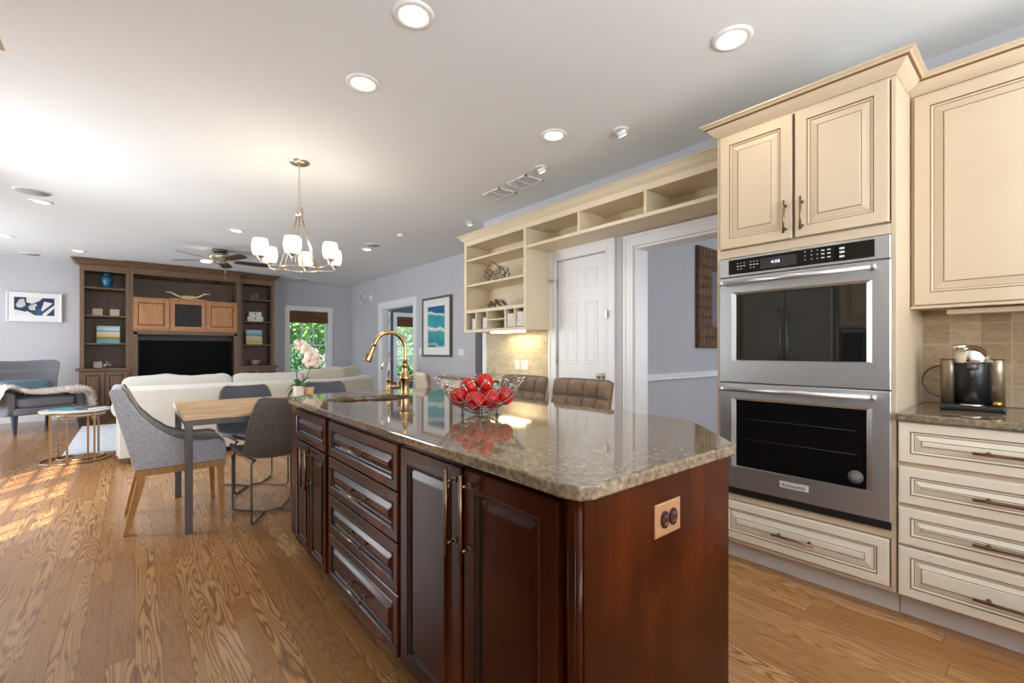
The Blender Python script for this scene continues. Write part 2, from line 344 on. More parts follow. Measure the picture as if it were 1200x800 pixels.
    def soft(s, c, hx, hy, hz, p=4, n=10, m=0, rot=None, fn=None):   # soft superellipsoid box
        b0 = Vector(c); idx = {}; 
        for ax in range(3):
            for sg in (-1, 1):
                b = len(s.v)
                for i in range(n+1):
                    for j in range(n+1):
                        a, e = -1+2*i/n, -1+2*j/n; q = [0, 0, 0]; q[ax] = sg; q[(ax+1) % 3] = a; q[(ax+2) % 3] = e
                        l_ = sum(abs(t)**p for t in q)**(1/p); v = Vector((q[0]/l_*hx, q[1]/l_*hy, q[2]/l_*hz))
                        if fn: v = fn(v)
                        if rot is not None: v = rot @ v
                        s.v.append(tuple(b0+v))
                for i in range(n):
                    for j in range(n):
                        a = b+i*(n+1)+j; f = (a, a+n+1, a+n+2, a+1)
                        s.face(f if sg > 0 else f[::-1], m, True)
        return s
    def panel(s, o, u, v, n, w_, h_, rings):   # nested mitred rectangles: (inset, height, material)
        o, u, v, n = Vector(o), Vector(u), Vector(v), Vector(n); b = len(s.v)
        for ins, ht, mi in rings:
            for i, j in ((0, 0), (1, 0), (1, 1), (0, 1)):
                a = ins if i == 0 else w_-ins; e = ins if j == 0 else h_-ins
                s.v.append(tuple(o+u*a+v*e+n*ht))
        for k in range(1, len(rings)):
            for i in range(4):
                j = (i+1) % 4; s.face((b+(k-1)*4+i, b+(k-1)*4+j, b+k*4+j, b+k*4+i), rings[k][2])
        e = b+(len(rings)-1)*4; s.face((e, e+1, e+2, e+3), rings[-1][2]); s.face((b+3, b+2, b+1, b), 0)
        return s
WM = {}
def wm(o): return WM.get(o.name, Matrix.Identity(4))
def obj(name, mb, mats, parent=None, bev=0, weld=False, subsurf=0, sharp=None):
    if not isinstance(mats, (list, tuple)): mats = [mats]
    xs = [v[0] for v in mb.v]; ys = [v[1] for v in mb.v]; zs = [v[2] for v in mb.v]
    c = Vector(((min(xs)+max(xs))/2, (min(ys)+max(ys))/2, min(zs)))
    KEEP = name in ('floor',) or mb.__dict__.get('keep')
    if KEEP: c = Vector((0, 0, 0))
    me = bpy.data.meshes.new(name); me.from_pydata([(v[0]-c.x, v[1]-c.y, v[2]-c.z) for v in mb.v], [], mb.f)
    for mm in mats: me.materials.append(M[mm] if isinstance(mm, str) else mm)
    me.polygons.foreach_set('material_index', mb.m); me.polygons.foreach_set('use_smooth', mb.s)
    bm = bmesh.new(); bm.from_mesh(me)
    if weld: bmesh.ops.remove_doubles(bm, verts=bm.verts, dist=1e-5)
    bmesh.ops.recalc_face_normals(bm, faces=bm.faces); bm.to_mesh(me); bm.free(); me.update()
    o = bpy.data.objects.new(name, me); COL.objects.link(o); o.location = c
    WM[o.name] = Matrix.Translation(c)
    if parent is not None:
        o.parent = parent; o.matrix_parent_inverse = wm(parent).inverted()
    if bev:
        md = o.modifiers.new('bevel', 'BEVEL'); md.width = bev; md.segments = 2; md.limit_method = 'ANGLE'; md.angle_limit = radians(50)
    if subsurf:
        md = o.modifiers.new('sub', 'SUBSURF'); md.levels = md.render_levels = subsurf
    return o
def tag(o, label=None, cat=None, group=None, kind=None):
    for k, v in (('label', label), ('category', cat), ('group', group), ('kind', kind)):
        if v: o[k] = v
    return o
def empty(name, loc, label, cat, group=None):
    o = bpy.data.objects.new(name, None); COL.objects.link(o); o.location = loc; o.empty_display_size = .1
    WM[o.name] = Matrix.Translation(Vector(loc)); return tag(o, label, cat, group)
def struct(name, mb, mats, parent=None, **k):
    o = obj(name, mb, mats, parent, **k)
    if parent is None: o['kind'] = 'structure'
    return o
KIDS = {}
def dup(root, loc=None, rz=None, label=None, group=None):
    def cp(o, par):
        c = o.copy(); COL.objects.link(c); c.parent = par
        if par is not None: c.matrix_parent_inverse = o.matrix_parent_inverse.copy()
        for ch in [x for x in ALL if x.parent == o]: cp(ch, c)
        return c
    ALL = list(COL.objects)
    r = cp(root, None)
    if loc is not None: r.location = loc
    if rz is not None: r.rotation_euler = (0, 0, rz)
    if label: r['label'] = label
    if group: r['group'] = group
    return r

CEIL = 2.70
# ================================================================== STRUCTURE
mb = MB(); mb.box(-3.4, 7.2, -2.2, 11.0, -.12, 0); struct('floor', mb, 'floor')
mb = MB(); mb.box(-1.64, 7.2, -2.2, 6.2, CEIL, CEIL+.15); mb.box(-3.4, 7.2, 6.2, 11.0, CEIL, CEIL+.15); struct('ceiling', mb, 'ceiling')
def wall_x(mb, x0, x1, y0, y1, holes, z1=CEIL, m=0):   # wall slab normal to X with holes (ya,yb,za,zb)
    y = y0
    for ya, yb, za, zb in sorted(holes):
        if ya > y: mb.box(x0, x1, y, ya, 0, z1, m)
        if za > 0: mb.box(x0, x1, ya, yb, 0, za, m)
        if zb < z1: mb.box(x0, x1, ya, yb, zb, z1, m)
        y = yb
    if y < y1: mb.box(x0, x1, y, y1, 0, z1, m)
def wall_y(mb, y0, y1, x0, x1, holes, z1=CEIL, m=0):
    x = x0
    for xa, xb, za, zb in sorted(holes):
        if xa > x: mb.box(x, xa, y0, y1, 0, z1, m)
        if za > 0: mb.box(xa, xb, y0, y1, 0, za, m)
        if zb < z1: mb.box(xa, xb, y0, y1, zb, z1, m)
        x = xb
    if x < x1: mb.box(x, x1, y0, y1, 0, z1, m)
# kitchen wall, with pantry recess and cased opening to the dining room
mb = MB(); wall_x(mb, 3.20, 3.36, -2.0, 4.36, [(1.10, 2.247, 0, 2.041), (2.53, 3.15, 0, 2.05)]); struct('wall_right', mb, 'wall')
mb = MB(); wall_x(mb, 3.95, 4.07, 5.60, 10.8, [(7.56, 8.98, 0, 2.05)]); struct('wall_right_living', mb, 'wall')
mb = MB(); wall_y(mb, 10.8, 10.95, -3.4, 7.0, [(2.60, 3.455, .70, 2.085), (5.12, 5.95, .45, 2.06)]); struct('wall_far', mb, 'wall')
mb = MB(); wall_x(mb, -3.32, -3.2, 6.3, 10.8, [(6.8, 9.6, .15, 2.25)]); struct('wall_left_living', mb, 'wall')
mb = MB(); mb.box(-3.32, -1.62, 6.2, 6.3, 0, CEIL); struct('wall_left_return', mb, 'wall')
mb = MB(); wall_x(mb, -1.62, -1.5, 2.9, 6.3, [(2.93, 3.50, .25, 2.10), (3.75, 4.41, .25, 2.10), (4.6, 5.5, .25, 2.10)]); struct('wall_left_breakfast', mb, 'wall')
mb = MB(); mb.box(-1.62, -1.15, 2.80, 2.9, 0, CEIL); mb.box(-1.27, -1.15, -2.0, 2.8, 0, CEIL); struct('wall_left_kitchen', mb, 'wall')
mb = MB(); wall_y(mb, -2.12, -2.0, -1.27, 7.1, [(-.8, 2.6, .95, 2.3)]); struct('wall_back', mb, 'wall')
mb = MB(); mb.box(3.36, 7.0, 2.65, 2.77, 0, CEIL); struct('wall_dining', mb, 'wall_dining')
mb = MB(); wall_x(mb, 7.0, 7.12, -2.0, 2.77, [(-1.7, -.3, .7, 2.3)]); struct('wall_dining_right', mb, 'wall_dining')
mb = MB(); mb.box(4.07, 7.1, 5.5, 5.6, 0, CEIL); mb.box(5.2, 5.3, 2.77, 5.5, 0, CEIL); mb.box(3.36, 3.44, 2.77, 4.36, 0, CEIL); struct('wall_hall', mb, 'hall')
mb = MB(); mb.box(4.075, 4.09, 5.62, 7.5, 0, CEIL); mb.box(4.075, 4.09, 9.05, 10.78, 0, CEIL)
mb.box(4.09, 5.05, 10.77, 10.795, 0, CEIL); mb.box(5.05, 7.0, 10.77, 10.795, 2.14, CEIL); mb.box(5.05, 7.0, 10.77, 10.795, 0, .40); mb.box(6.03, 7.0, 10.77, 10.795, .40, 2.14); mb.box(7.0, 7.12, 5.6, 10.95, 0, CEIL)
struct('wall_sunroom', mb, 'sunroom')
# header over the hall opening between kitchen wall end and living wall
mb = MB(); mb.box(3.36, 4.07, 4.30, 4.42, 2.2, CEIL); mb.box(3.95, 4.07, 4.42, 5.60, 2.2, CEIL); struct('wall_hall_header', mb, 'wall')
# trims
def casing_x(mb, x, y0, y1, z1, w_=.095, t=.022, foot=0.0):   # door casing on a wall face at x, facing -X
    for a, b, o, i_ in ((y0-w_, y0, y0-w_, y0-.02), (y1, y1+w_, y1+w_-.022, y1)):
        mb.box(x-t*.6, x, a, b, foot, z1)
        mb.box(x-t, x-t*.6, o, o+.022, foot, z1+w_-.022); mb.box(x-t*.85, x-t*.6, i_, i_+.02, foot, z1)
    mb.box(x-t*.6, x, y0-w_, y1+w_, z1, z1+w_)
    mb.box(x-t, x-t*.6, y0-w_, y1+w_, z1+w_-.022, z1+w_); mb.box(x-t*.85, x-t*.6, y0-.02, y1+.02, z1, z1+.02)
mb = MB(); casing_x(mb, 3.20, 2.53, 3.15, 2.055); struct('trim_1', mb, 'trim')
mb = MB(); casing_x(mb, 3.20, 1.10, 2.247, 2.041)
mb.box(3.201, 3.37, 2.228, 2.246, 0, 2.02); mb.box(3.201, 3.37, 1.101, 1.12, 0, 2.02); mb.box(3.201, 3.37, 1.101, 2.246, 2.021, 2.040); struct('trim_2', mb, 'trim')
mb = MB(); casing_x(mb, 3.95, 7.56, 8.98, 2.05, .12)
mb.box(3.951, 4.08, 7.561, 7.585, 0, 2.024); mb.box(3.951, 4.08, 8.955, 8.979, 0, 2.024); mb.box(3.951, 4.08, 7.561, 8.979, 2.025, 2.049); struct('trim_3', mb, 'trim')
mb = MB(); mb.box(3.18, 3.36, 4.36, 4.38, 0, 2.2); mb.box(3.18, 3.2, 4.29, 4.38, 0, 2.2); struct('trim_4', mb, 'trim', bev=.002)
# chair rail
mb = MB(); mb.box(3.37, 7.0, 2.628, 2.65, .865, .925); mb.box(3.37, 7.0, 2.615, 2.65, .90, .93); mb.box(3.37, 7.0, 2.618, 2.65, .865, .88); struct('trim_5', mb, 'trim', bev=.003)
def base_mb(*segs):
    mb = MB()
    for s in segs: mb.box(*s, 0, .12); 
    return mb
struct('baseboard_far', base_mb((-3.2, -.72, 10.78, 10.8), (2.22, 3.95, 10.78, 10.8)), 'trim', bev=.004)
struct('baseboard_right', base_mb((3.93, 3.95, 5.60, 7.44), (3.93, 3.95, 9.1, 10.78), (3.18, 3.2, 2.345, 2.43), (3.18, 3.2, 3.25, 3.30)), 'trim', bev=.004)
struct('baseboard_dining', base_mb((3.37, 6.99, 2.63, 2.65)), 'trim', bev=.004)
struct('baseboard_left', base_mb((-1.5, -1.48, 2.92, 6.2)), 'trim', bev=.004)

# windows
def window_y(name, x0, x1, z0, z1, y, cols=3, rows=2, cas=.10, mid=None):   # in a wall facing -Y
    mb = MB(); mid = mid or (z0+z1)/2
    mb.box(x0-cas, x0, y-.025, y+.02, z0, z1); mb.box(x1, x1+cas, y-.025, y+.02, z0, z1); mb.box(x0-cas, x1+cas, y-.03, y+.02, z1, z1+cas)
    mb.box(x0-cas-.02, x1+cas+.02, y-.06, y+.08, z0-.03, z0); mb.box(x0-cas, x1+cas, y-.02, y, z0-.12, z0-.03)
    root = struct(name, mb, 'trim')
    for k, (a, b, yy) in enumerate(((z0, mid+.02, y+.05), (mid-.02, z1, y+.085))):
        s = MB(); r = .035
        s.box(x0, x0+r, yy, yy+.03, a, b); s.box(x1-r, x1, yy, yy+.03, a, b); s.box(x0+r, x1-r, yy, yy+.03, a, a+r); s.box(x0+r, x1-r, yy, yy+.03, b-r, b)
        for i in range(1, cols): xx = x0+r+(x1-x0-2*r)*i/cols; s.box(xx-.008, xx+.008, yy+.006, yy+.024, a+r, b-r)
        for i in range(1, rows): zz = a+r+(b-a-2*r)*i/rows; s.box(x0+r, x1-r, yy+.006, yy+.024, zz-.008, zz+.008)
        f = obj('window_sash', s, 'trim', root)
        g = MB(); g.box(x0+r, x1-r, yy+.012, yy+.016, a+r, b-r); obj('pane', g, 'glass', f)
    return root
window_y('window_1', 2.615, 3.44, .72, 2.07, 10.8, mid=1.30)
window_y('window_2', 5.14, 5.93, .50, 2.05, 10.77, mid=1.28)
def window_x(name, y0, y1, z0, z1, x, cols, rows, mat_='trim'):
    mb = MB(); r = .05
    mb.box(x-.05, x+.0, y0-.0, y0+r, z0, z1); mb.box(x-.05, x, y1-r, y1, z0, z1); mb.box(x-.05, x, y0, y1, z0, z0+r); mb.box(x-.05, x, y0, y1, z1-r, z1)
    for i in range(1, cols): yy = y0+(y1-y0)*i/cols; mb.box(x-.035, x-.015, yy-.012, yy+.012, z0, z1)
    for i in range(1, rows): zz = z0+(z1-z0)*i/rows; mb.box(x-.035, x-.015, y0, y1, zz-.012, zz+.012)
    root = struct(name, mb, mat_); g = MB(); g.box(x-.027, x-.023, y0+r, y1-r, z0+r, z1-r); obj('pane', g, 'glass', root); return root
window_x('window_3', 2.93, 3.50, .25, 2.10, -1.52, 2, 6)
window_x('window_4', 3.75, 4.41, .25, 2.10, -1.52, 2, 6)
window_x('window_5', 4.6, 5.5, .25, 2.10, -1.52, 3, 6)
window_x('window_6', 6.8, 9.6, .15, 2.25, -3.22, 6, 5)
window_x('window_8', -1.7, -.3, .7, 2.3, 7.1, 4, 4)  # unseen window, added for the dining room fill
mb = MB(); 
for a, b, c_, d in ((-.8, -.75, .95, 2.3), (2.55, 2.6, .95, 2.3), (-.8, 2.6, .95, 1.0), (-.8, 2.6, 2.25, 2.3), (.88, .92, .95, 2.3)): mb.box(a, b, -2.08, -2.03, c_, d)
wk = struct('window_7', mb, 'trim'); g = MB(); g.box(-.75, 2.55, -2.06, -2.055, 1.0, 2.25); obj('pane', g, 'glass', wk)  # unseen window, added where the kitchen fill shines in

# ================================================================== LIGHT FITTINGS ON THE CEILING
def point(name, loc, power, col=(1, .82, .6), r=.05, spot=None):
    l = bpy.data.lights.new(name, 'SPOT' if spot else 'POINT'); l.energy = power; l.color = col; l.shadow_soft_size = r
    if spot: l.spot_size = radians(spot); l.spot_blend = .9
    o = bpy.data.objects.new(name, l); COL.objects.link(o); o.location = loc; return o
WARM = (1, .88, .70)
def downlight(x, y, r, label, power=9, warm=True):
    t = empty('recessed_light', (x, y, CEIL-.012), label, 'ceiling light', 'recessed ceiling lights')
    mb = MB(); mb.lathe([(r*.70, CEIL-.004), (r*.78, CEIL-.012), (r*1.0, CEIL-.006), (r*1.02, CEIL-.0005)], (x, y, 0), 32, cap=False); obj('trim_ring', mb, 'white', t)
    mb = MB(); mb.lathe([(r*.78, CEIL-.008), (r*.62, CEIL-.002)], (x, y, 0), 32, cap=False); obj('reflector', mb, 'glow_soft', t)
    mb = MB(); mb.lathe([(.001, CEIL-.004), (r*.62, CEIL-.004), (r*.62, CEIL-.001)], (x, y, 0), 32, cap=False); obj('bulb', mb, 'glow', t)
    point('downlight', (x, y, CEIL-.05), power, WARM, .05, 150)
downlight(.975, 1.867, .092, 'round recessed ceiling light nearest the camera, at the top edge of the photo')
downlight(1.0, 2.53, .092, 'round recessed ceiling light between the chandelier and the one at the top edge')
downlight(2.244, 1.01, .092, 'round recessed ceiling light above the two doors over the double oven')
downlight(2.28, 2.272, .092, 'round recessed ceiling light above the long open cream shelf')
downlight(-.738, 6.65, .09, 'recessed ceiling light beside the round speaker above the side table', 6)
downlight(-.664, 9.55, .09, 'recessed ceiling light above the left end of the wooden media wall', 6)
downlight(-1.331, 8.93, .09, 'recessed ceiling light at the left edge above the armchair', 6)
downlight(.992, 6.66, .09, 'recessed ceiling light between the ceiling fan and the chandelier', 6)
downlight(2.686, 6.63, .09, 'recessed ceiling light beside a round speaker right of the chandelier', 6)
def eyeball(x, y, label):
    t = empty('eyeball_light', (x, y, CEIL-.03), label, 'ceiling light', 'small swivel ceiling spots')
    mb = MB(); mb.lathe([(.032, CEIL-.008), (.05, CEIL-.008), (.054, CEIL-.0005)], (x, y, 0), 24, cap=False); obj('trim_ring', mb, 'white', t)
    d = Vector((.55, 0, -.83)); c = Vector((x, y, CEIL-.012))
    mb = MB(); mb.cyl(c-d*.01, c+d*.028, .034, 20); obj('swivel_head', mb, 'white', t)
    mb = MB(); mb.cyl(c+d*.0282, c+d*.031, .026, 20); obj('bulb', mb, 'glow', t)
eyeball(2.586, 1.92, 'small white swivel ceiling spot, the one nearest the double oven')
eyeball(2.602, 2.741, 'small white swivel ceiling spot beside the ceiling grilles')
eyeball(3.05, 4.45, 'small white swivel ceiling spot just behind the left end of the cream shelf')
for x, y, r, lb in ((-.754, 6.275, .13, 'round white ceiling speaker above the side table at left'), (-1.27, 10.35, .12, 'round ceiling speaker near the far wall left of the media wall'), (2.64, 6.30, .11, 'round ceiling speaker right of the chandelier'), (2.75, 10.3, .13, 'round ceiling speaker in front of the far window')):
    t = empty('ceiling_speaker', (x, y, CEIL-.01), lb, 'speaker', 'round ceiling speakers')
    mb = MB(); mb.lathe([(r*.92, CEIL-.010), (r, CEIL-.008), (r, CEIL-.0005)], (x, y, 0), 32, cap=False); obj('rim', mb, 'white', t)
    mb = MB(); mb.lathe([(.001, CEIL-.010), (r*.92, CEIL-.010), (r*.92, CEIL-.004)], (x, y, 0), 32, cap=False); obj('grille', mb, mat('speaker_grille', (.42, .42, .43), .7), t)
mb = MB(); mb.lathe([(.001, CEIL-.03), (.04, CEIL-.03), (.05, CEIL-.02), (.05, CEIL-.0005)], (2.69, 5.5, 0), 24); tag(obj('smoke_detector', mb, 'white'), 'small white round detector on the ceiling left of the shelf top', 'smoke detector')
for x0, x1, y0, y1, lb in ((2.61, 2.82, 3.32, 3.60, 'pale double ceiling air grille farther from the oven'), (2.60, 2.81, 2.93, 3.21, 'pale double ceiling air grille nearer to the oven')):
    t = empty('air_grille', ((x0+x1)/2, (y0+y1)/2, CEIL-.012), lb, 'vent', 'ceiling air grilles')
    mb = MB(); e = .015
    ym = (y0+y1)/2
    mb.box(x0, x0+e, y0, y1, CEIL-.012, CEIL-.0005); mb.box(x1-e, x1, y0, y1, CEIL-.012, CEIL-.0005)
    for yy in (y0, ym-e/2, y1-e): mb.box(x0, x1, yy, yy+e, CEIL-.012, CEIL-.0005)
    obj('frame', mb, 'white', t)
    mb = MB()
    for k in range(9): xx = x0+.025+k*(x1-x0-.05)/8; mb.bar((xx, y0+.01, CEIL-.007), (xx, y1-.01, CEIL-.007), .012, .002)
    obj('louvres', mb, mat('grille_grey', (.72, .72, .73), .6), t)
    mb = MB(); mb.box(x0+.01, x1-.01, y0+.01, y1-.01, CEIL-.003, CEIL-.0005); obj('backing', mb, mat('grille_back', (.50, .50, .51), .8), t)

# ================================================================== CABINET HELPERS
def door_rings(fw=.055, t=.020, mid_slope=.028):
    return [(0, 0, 0), (0, t-.003, 0), (.003, t, 0), (fw, t, 0), (fw+.002, t-.002, 1), (fw+.0045, t-.004, 1), (fw+.012, t-.0065, 0), (fw+.0145, t-.009, 1),
            (fw+.017, t-.009, 0), (fw+.017+mid_slope, t-.002, 0), (fw+.0185+mid_slope, t-.003, 1), (fw+.020+mid_slope, t-.0015, 1), (fw+.024+mid_slope, t, 0)]
def cherry_rings(fw=.055, t=.022):
    return [(0, 0, 0), (0, t-.004, 0), (.004, t, 0), (fw-.006, t, 0), (fw-.003, t+.003, 0), (fw+.004, t+.001, 0), (fw+.008, t-.009, 1), (fw+.012, t-.010, 1), (fw+.030, t-.001, 0), (fw+.034, t, 0)]
def pull(mb, c, along, out, length, r=.006, stand=.03):
    c, a, n = Vector(c), Vector(along), Vector(out)
    mb.cyl(c+n*stand-a*length/2, c+n*stand+a*length/2, r, 12)
    for s_ in (-1, 1):
        p = c+a*s_*length*.36; mb.cyl(p-n*.001, p+n*stand, r*.7, 10); mb.cyl(p-n*.001, p+n*.004, r*1.3, 10)
NX = Vector((-1, 0, 0)); YP = Vector((0, 1, 0)); YN = Vector((0, -1, 0)); ZP = Vector((0, 0, 1))
def door_nx(name, x, y0, y1, z0, z1, mats, rings, parent, handle=None, hm='bronze', sub='handle', glass=None):
    """a panel on a face at x looking towards -X"""
    mb = MB(); mb.panel((x, y1, z0), YN, ZP, NX, y1-y0, z1-z0, rings); d = obj(name, mb, mats, parent)
    if handle:
        (hy, hz), al, ln = handle; h = MB(); pull(h, (x-rings[-1][1] if rings[-1][1] > .01 else x-.02, hy, hz), al, NX, ln); obj(sub, h, hm, d)
    return d

# ================================================================== KITCHEN ISLAND
t = empty('kitchen_island', (1.0, 1.76, 0), 'long dark cherry kitchen island cabinet with raised panel doors and drawers', 'kitchen island')
mb = MB(); mb.box(.705, 1.33, .625, 2.86, .11, .868); mb.box(.775, 1.28, .70, 2.80, 0, .11); obj('body', mb, 'cherry', t, bev=.003)
# corner stile with bead
mb = MB(); mb.box(.692, .706, .62, .648, .11, .866); mb.cyl((.702, .650, .11), (.702, .650, .866), .007, 10); mb.cyl((.697, .622, .11), (.697, .622, .866), .009, 10); obj('corner_post', mb, 'cherry', t)
mb = MB(); mb.box(.70, 1.335, .610, .626, .11, .868); obj('end_panel', mb, 'cherry', t, bev=.002)
R = cherry_rings()
Rs = cherry_rings(.036)
mats = ['cherry', 'cherryglaze']
IX = .706
door_nx('door', IX, .672, 1.024, .125, .852, mats, R, t, ((.995, .728), ZP, .235))
door_nx('door', IX, 1.038, 1.405, .125, .852, mats, R, t, ((1.068, .728), ZP, .235))
for z0, z1, hz in ((.690, .852, .772), (.516, .684, .594), (.342, .510, .421), (.125, .336, .215)):
    door_nx('drawer', IX, 1.428, 2.140, z0, z1, mats, cherry_rings(.040), t, ((1.784, hz), YP, .20))
door_nx('drawer_front', IX, 2.182, 2.70, .690, .852, mats, Rs, t)
door_nx('door', IX, 2.182, 2.436, .125, .682, mats, Rs, t, ((2.400, .575), ZP, .20))
door_nx('door', IX, 2.446, 2.70, .125, .682, mats, Rs, t, ((2.482, .575), ZP, .20))
# outlet plate on the end panel (faces -Y)
mb = MB(); mb.panel((.948, .610, .722), (1, 0, 0), (0, 0, 1), (0, -1, 0), .112, .080, [(0, 0, 0), (0, .003, 0), (.003, .005, 0)])
pl = obj('outlet_plate', mb, mat('copper_plate', (.44, .24, .12), .4, metal=.3), t)
for cx in (.985, 1.022):
    r_ = MB(); r_.lathe([(.016, .6045), (.016, .6005), (.013, .6000)], (cx, 0, .762), 20, ax='Y', sc_=(1.3, 1)); r_.v = [(v[0], v[1], v[2]) for v in r_.v]
    ob_ = obj('receptacle', r_, mat('brown_socket', (.045, .014, .009), .6, spec=.2), pl)
    r_ = MB(); 
    for dz in (-.009, .009): 
        for dx in (-.004, .004): r_.box(cx+dx-.0012, cx+dx+.0012, .5985, .600, .762+dz-.003, .762+dz+.003)
    obj('slots', r_, mat('socket_slot', (.25, .14, .09), .4), pl)

def slab_with_hole(name, outer, hole, z0, z1, material, label, cat, bev=.006):
    bm = bmesh.new(); 
    vo = [bm.verts.new((x, y, z1)) for x, y in outer]; eo = [bm.edges.new((vo[i], vo[(i+1) % len(vo)])) for i in range(len(vo))]
    eh = []
    if hole:
        vh = [bm.verts.new((x, y, z1)) for x, y in hole]; eh = [bm.edges.new((vh[i], vh[(i+1) % len(vh)])) for i in range(len(vh))]
    bmesh.ops.triangle_fill(bm, use_beauty=True, use_dissolve=False, edges=eo+eh)
    r = bmesh.ops.extrude_face_region(bm, geom=bm.faces[:]); bmesh.ops.translate(bm, vec=(0, 0, z0-z1), verts=[v for v in r['geom'] if isinstance(v, bmesh.types.BMVert)])
    bmesh.ops.recalc_face_normals(bm, faces=bm.faces)
    me = bpy.data.meshes.new(name); bm.to_mesh(me); bm.free(); me.materials.append(M[material]); o = bpy.data.objects.new(name, me); COL.objects.link(o)
    md = o.modifiers.new('bevel', 'BEVEL'); md.width = bev; md.segments = 3; md.limit_method = 'ANGLE'; md.angle_limit = radians(40)
    return tag(o, label, cat)
SKC = (1.03, 2.50); SKA, SKB = .235, .20
hole = [(SKC[0]+SKA*cos(2*pi*i/48), SKC[1]+SKB*sin(2*pi*i/48)) for i in range(48)]
outer = [(.664, .640), (.676, .602), (.715, .588), (1.335, .588), (1.66, .90), (1.672, .95), (1.672, 2.96), (.87, 2.96), (.664, 2.76)]
slab_with_hole('island_countertop', outer, hole, .870, .901, 'granite', 'polished brown granite worktop with a clipped corner on the island', 'countertop')
mb = MB(); prof = []
for r_, z in ((1.04, .8695), (1.0, .869), (.99, .84), (.93, .74), (.70, .712), (.12, .708), (.001, .708)): prof.append((r_, z))
b = len(mb.v)
mb.lathe([(r_*SKA, z) for r_, z in prof], (SKC[0], SKC[1], 0), 48, sc_=(1, SKB/SKA), cap=False)
sk = obj('sink', mb, 'copper', None); tag(sk, 'oval hammered copper sink set into the island worktop', 'sink')
md = sk.modifiers.new('solid', 'SOLIDIFY'); md.thickness = .003; md.offset = -1
# main faucet
fx, fy = 1.262, 2.53
t = empty('kitchen_faucet', (fx, fy, .901), 'tall brushed gold gooseneck faucet beside the copper sink', 'faucet')
mb = MB(); mb.lathe([(.030, .901), (.030, .906), (.026, .910), (.024, .925), (.024, .985), (.029, .995), (.034, 1.003), (.032, 1.012), (.024, 1.030), (.017, 1.055), (.0155, 1.075), (.019, 1.078), (.019, 1.088), (.014, 1.092)], (fx, fy, 0), 28); obj('body', mb, 'brass', t)
ar = .098; zt = 1.182; pts = [(fx, fy, 1.085), (fx, fy, 1.12), (fx, fy, 1.155)]+[(fx-ar+ar*cos(a), fy+.0*a, zt+ar*sin(a)) for a in [radians(k) for k in range(0, 166, 8)]]
d_ = Vector(pts[-1])-Vector(pts[-2]); d_.normalize(); e_ = Vector(pts[-1]); pts += [tuple(e_+d_*.025)]
mb = MB(); mb.tube(pts, .0125, 16); obj('spout', mb, 'brass', t)
e2 = e_+d_*.022
mb = MB(); mb.tube([e2, e2+d_*.006, e2+d_*.012, e2+d_*.05, e2+d_*.088, e2+d_*.094], [.0135, .016, .0145, .018, .024, .022], 18); obj('spray_head', mb, 'brass', t)
mb = MB(); mb.ball(e2+d_*.055+Vector((-.018, -.005, .004)), .007); obj('spray_button', mb, 'gunmetal', t)
mb = MB(); mb.cyl((fx, fy, 1.00), (fx+.048, fy-.0, 1.004), .012); mb.tube([(fx+.04, fy, 1.004), (fx+.052, fy, 1.012), (fx+.06, fy, 1.03)], [.010, .008, .006], 10); obj('lever_handle', mb, 'brass', t)
# filter tap
gx, gy = 1.235, 2.70
t = empty('filter_faucet', (gx, gy, .901), 'small slim gold filtered water tap beside the tall gooseneck faucet', 'faucet')
mb = MB(); mb.lathe([(.020, .901), (.020, .906), (.014, .909), (.014, .985), (.016, .988), (.012, .996)], (gx, gy, 0), 20); obj('body', mb, 'brass', t)
mb = MB(); mb.tube([(gx, gy, .99), (gx, gy, 1.06)]+[(gx-.022+.022*cos(a), gy, 1.075+.022*sin(a)) for a in [radians(k) for k in range(0, 181, 20)]]+[(gx-.044, gy, 1.055)], .0055, 10); obj('spout', mb, 'chrome', t)
mb = MB(); mb.cyl((gx, gy, .945), (gx+.05, gy-.012, .945), .010, 14); mb.ball((gx+.055, gy-.013, .945), .013); mb.cyl((gx+.055, gy-.013, .93), (gx+.055, gy-.013, .975), .005); obj('handle', mb, 'brass', t)

# ================================================================== FRUIT BOWL
bx_, by_ = 1.118, 1.552
t = empty('fruit_bowl', (bx_, by_, .901), 'open wire fruit bowl with ball tips on the island worktop', 'fruit bowl')
Rb = .185; Rc = .235; zc = .906
def cap_pt(u, v):  # on a spherical dish, plan coords u,v
    rr = u*u+v*v; return Vector((bx_+u, by_+v, zc+Rc-sqrt(max(Rc*Rc-rr, 1e-4)))+Vector((0, 0, 0))[:] if False else (bx_+u, by_+v, zc+(rr/(Rb*Rb))*.136+ (rr/(Rb*Rb))**3*.008))
mb = MB(); nw = 9
for fam in (0, 1):
    ca, sa = cos(radians(8+90*fam)), sin(radians(8+90*fam))
    for k in range(nw):
        off = (-1+2*(k+.5)/nw)*Rb*.93; hl = sqrt(Rb*Rb-off*off)*(1.02 if k % 2 else .95); pts = []
        for i in range(19):
            a = (-1+2*i/18)*hl; u, v = a*ca-off*sa, a*sa+off*ca; p = cap_pt(u, v); pts.append(tuple(p+Vector((0, 0, .003*fam))))
        mb.tube(pts, .0019, 6)
        for e_ in (pts[0], pts[-1]): bl = MB(); bl.ball(e_, .0055, 10); obj('ball_tip', bl, 'steelwire', t)
obj('wire_lattice', mb, 'steelwire', t)
mb = MB(); mb.tube([(bx_+.075*cos(a), by_+.075*sin(a), .945) for a in [2*pi*i/32 for i in range(32)]], .003, 8, closed=True)
obj('base_ring', mb, 'wire', t)
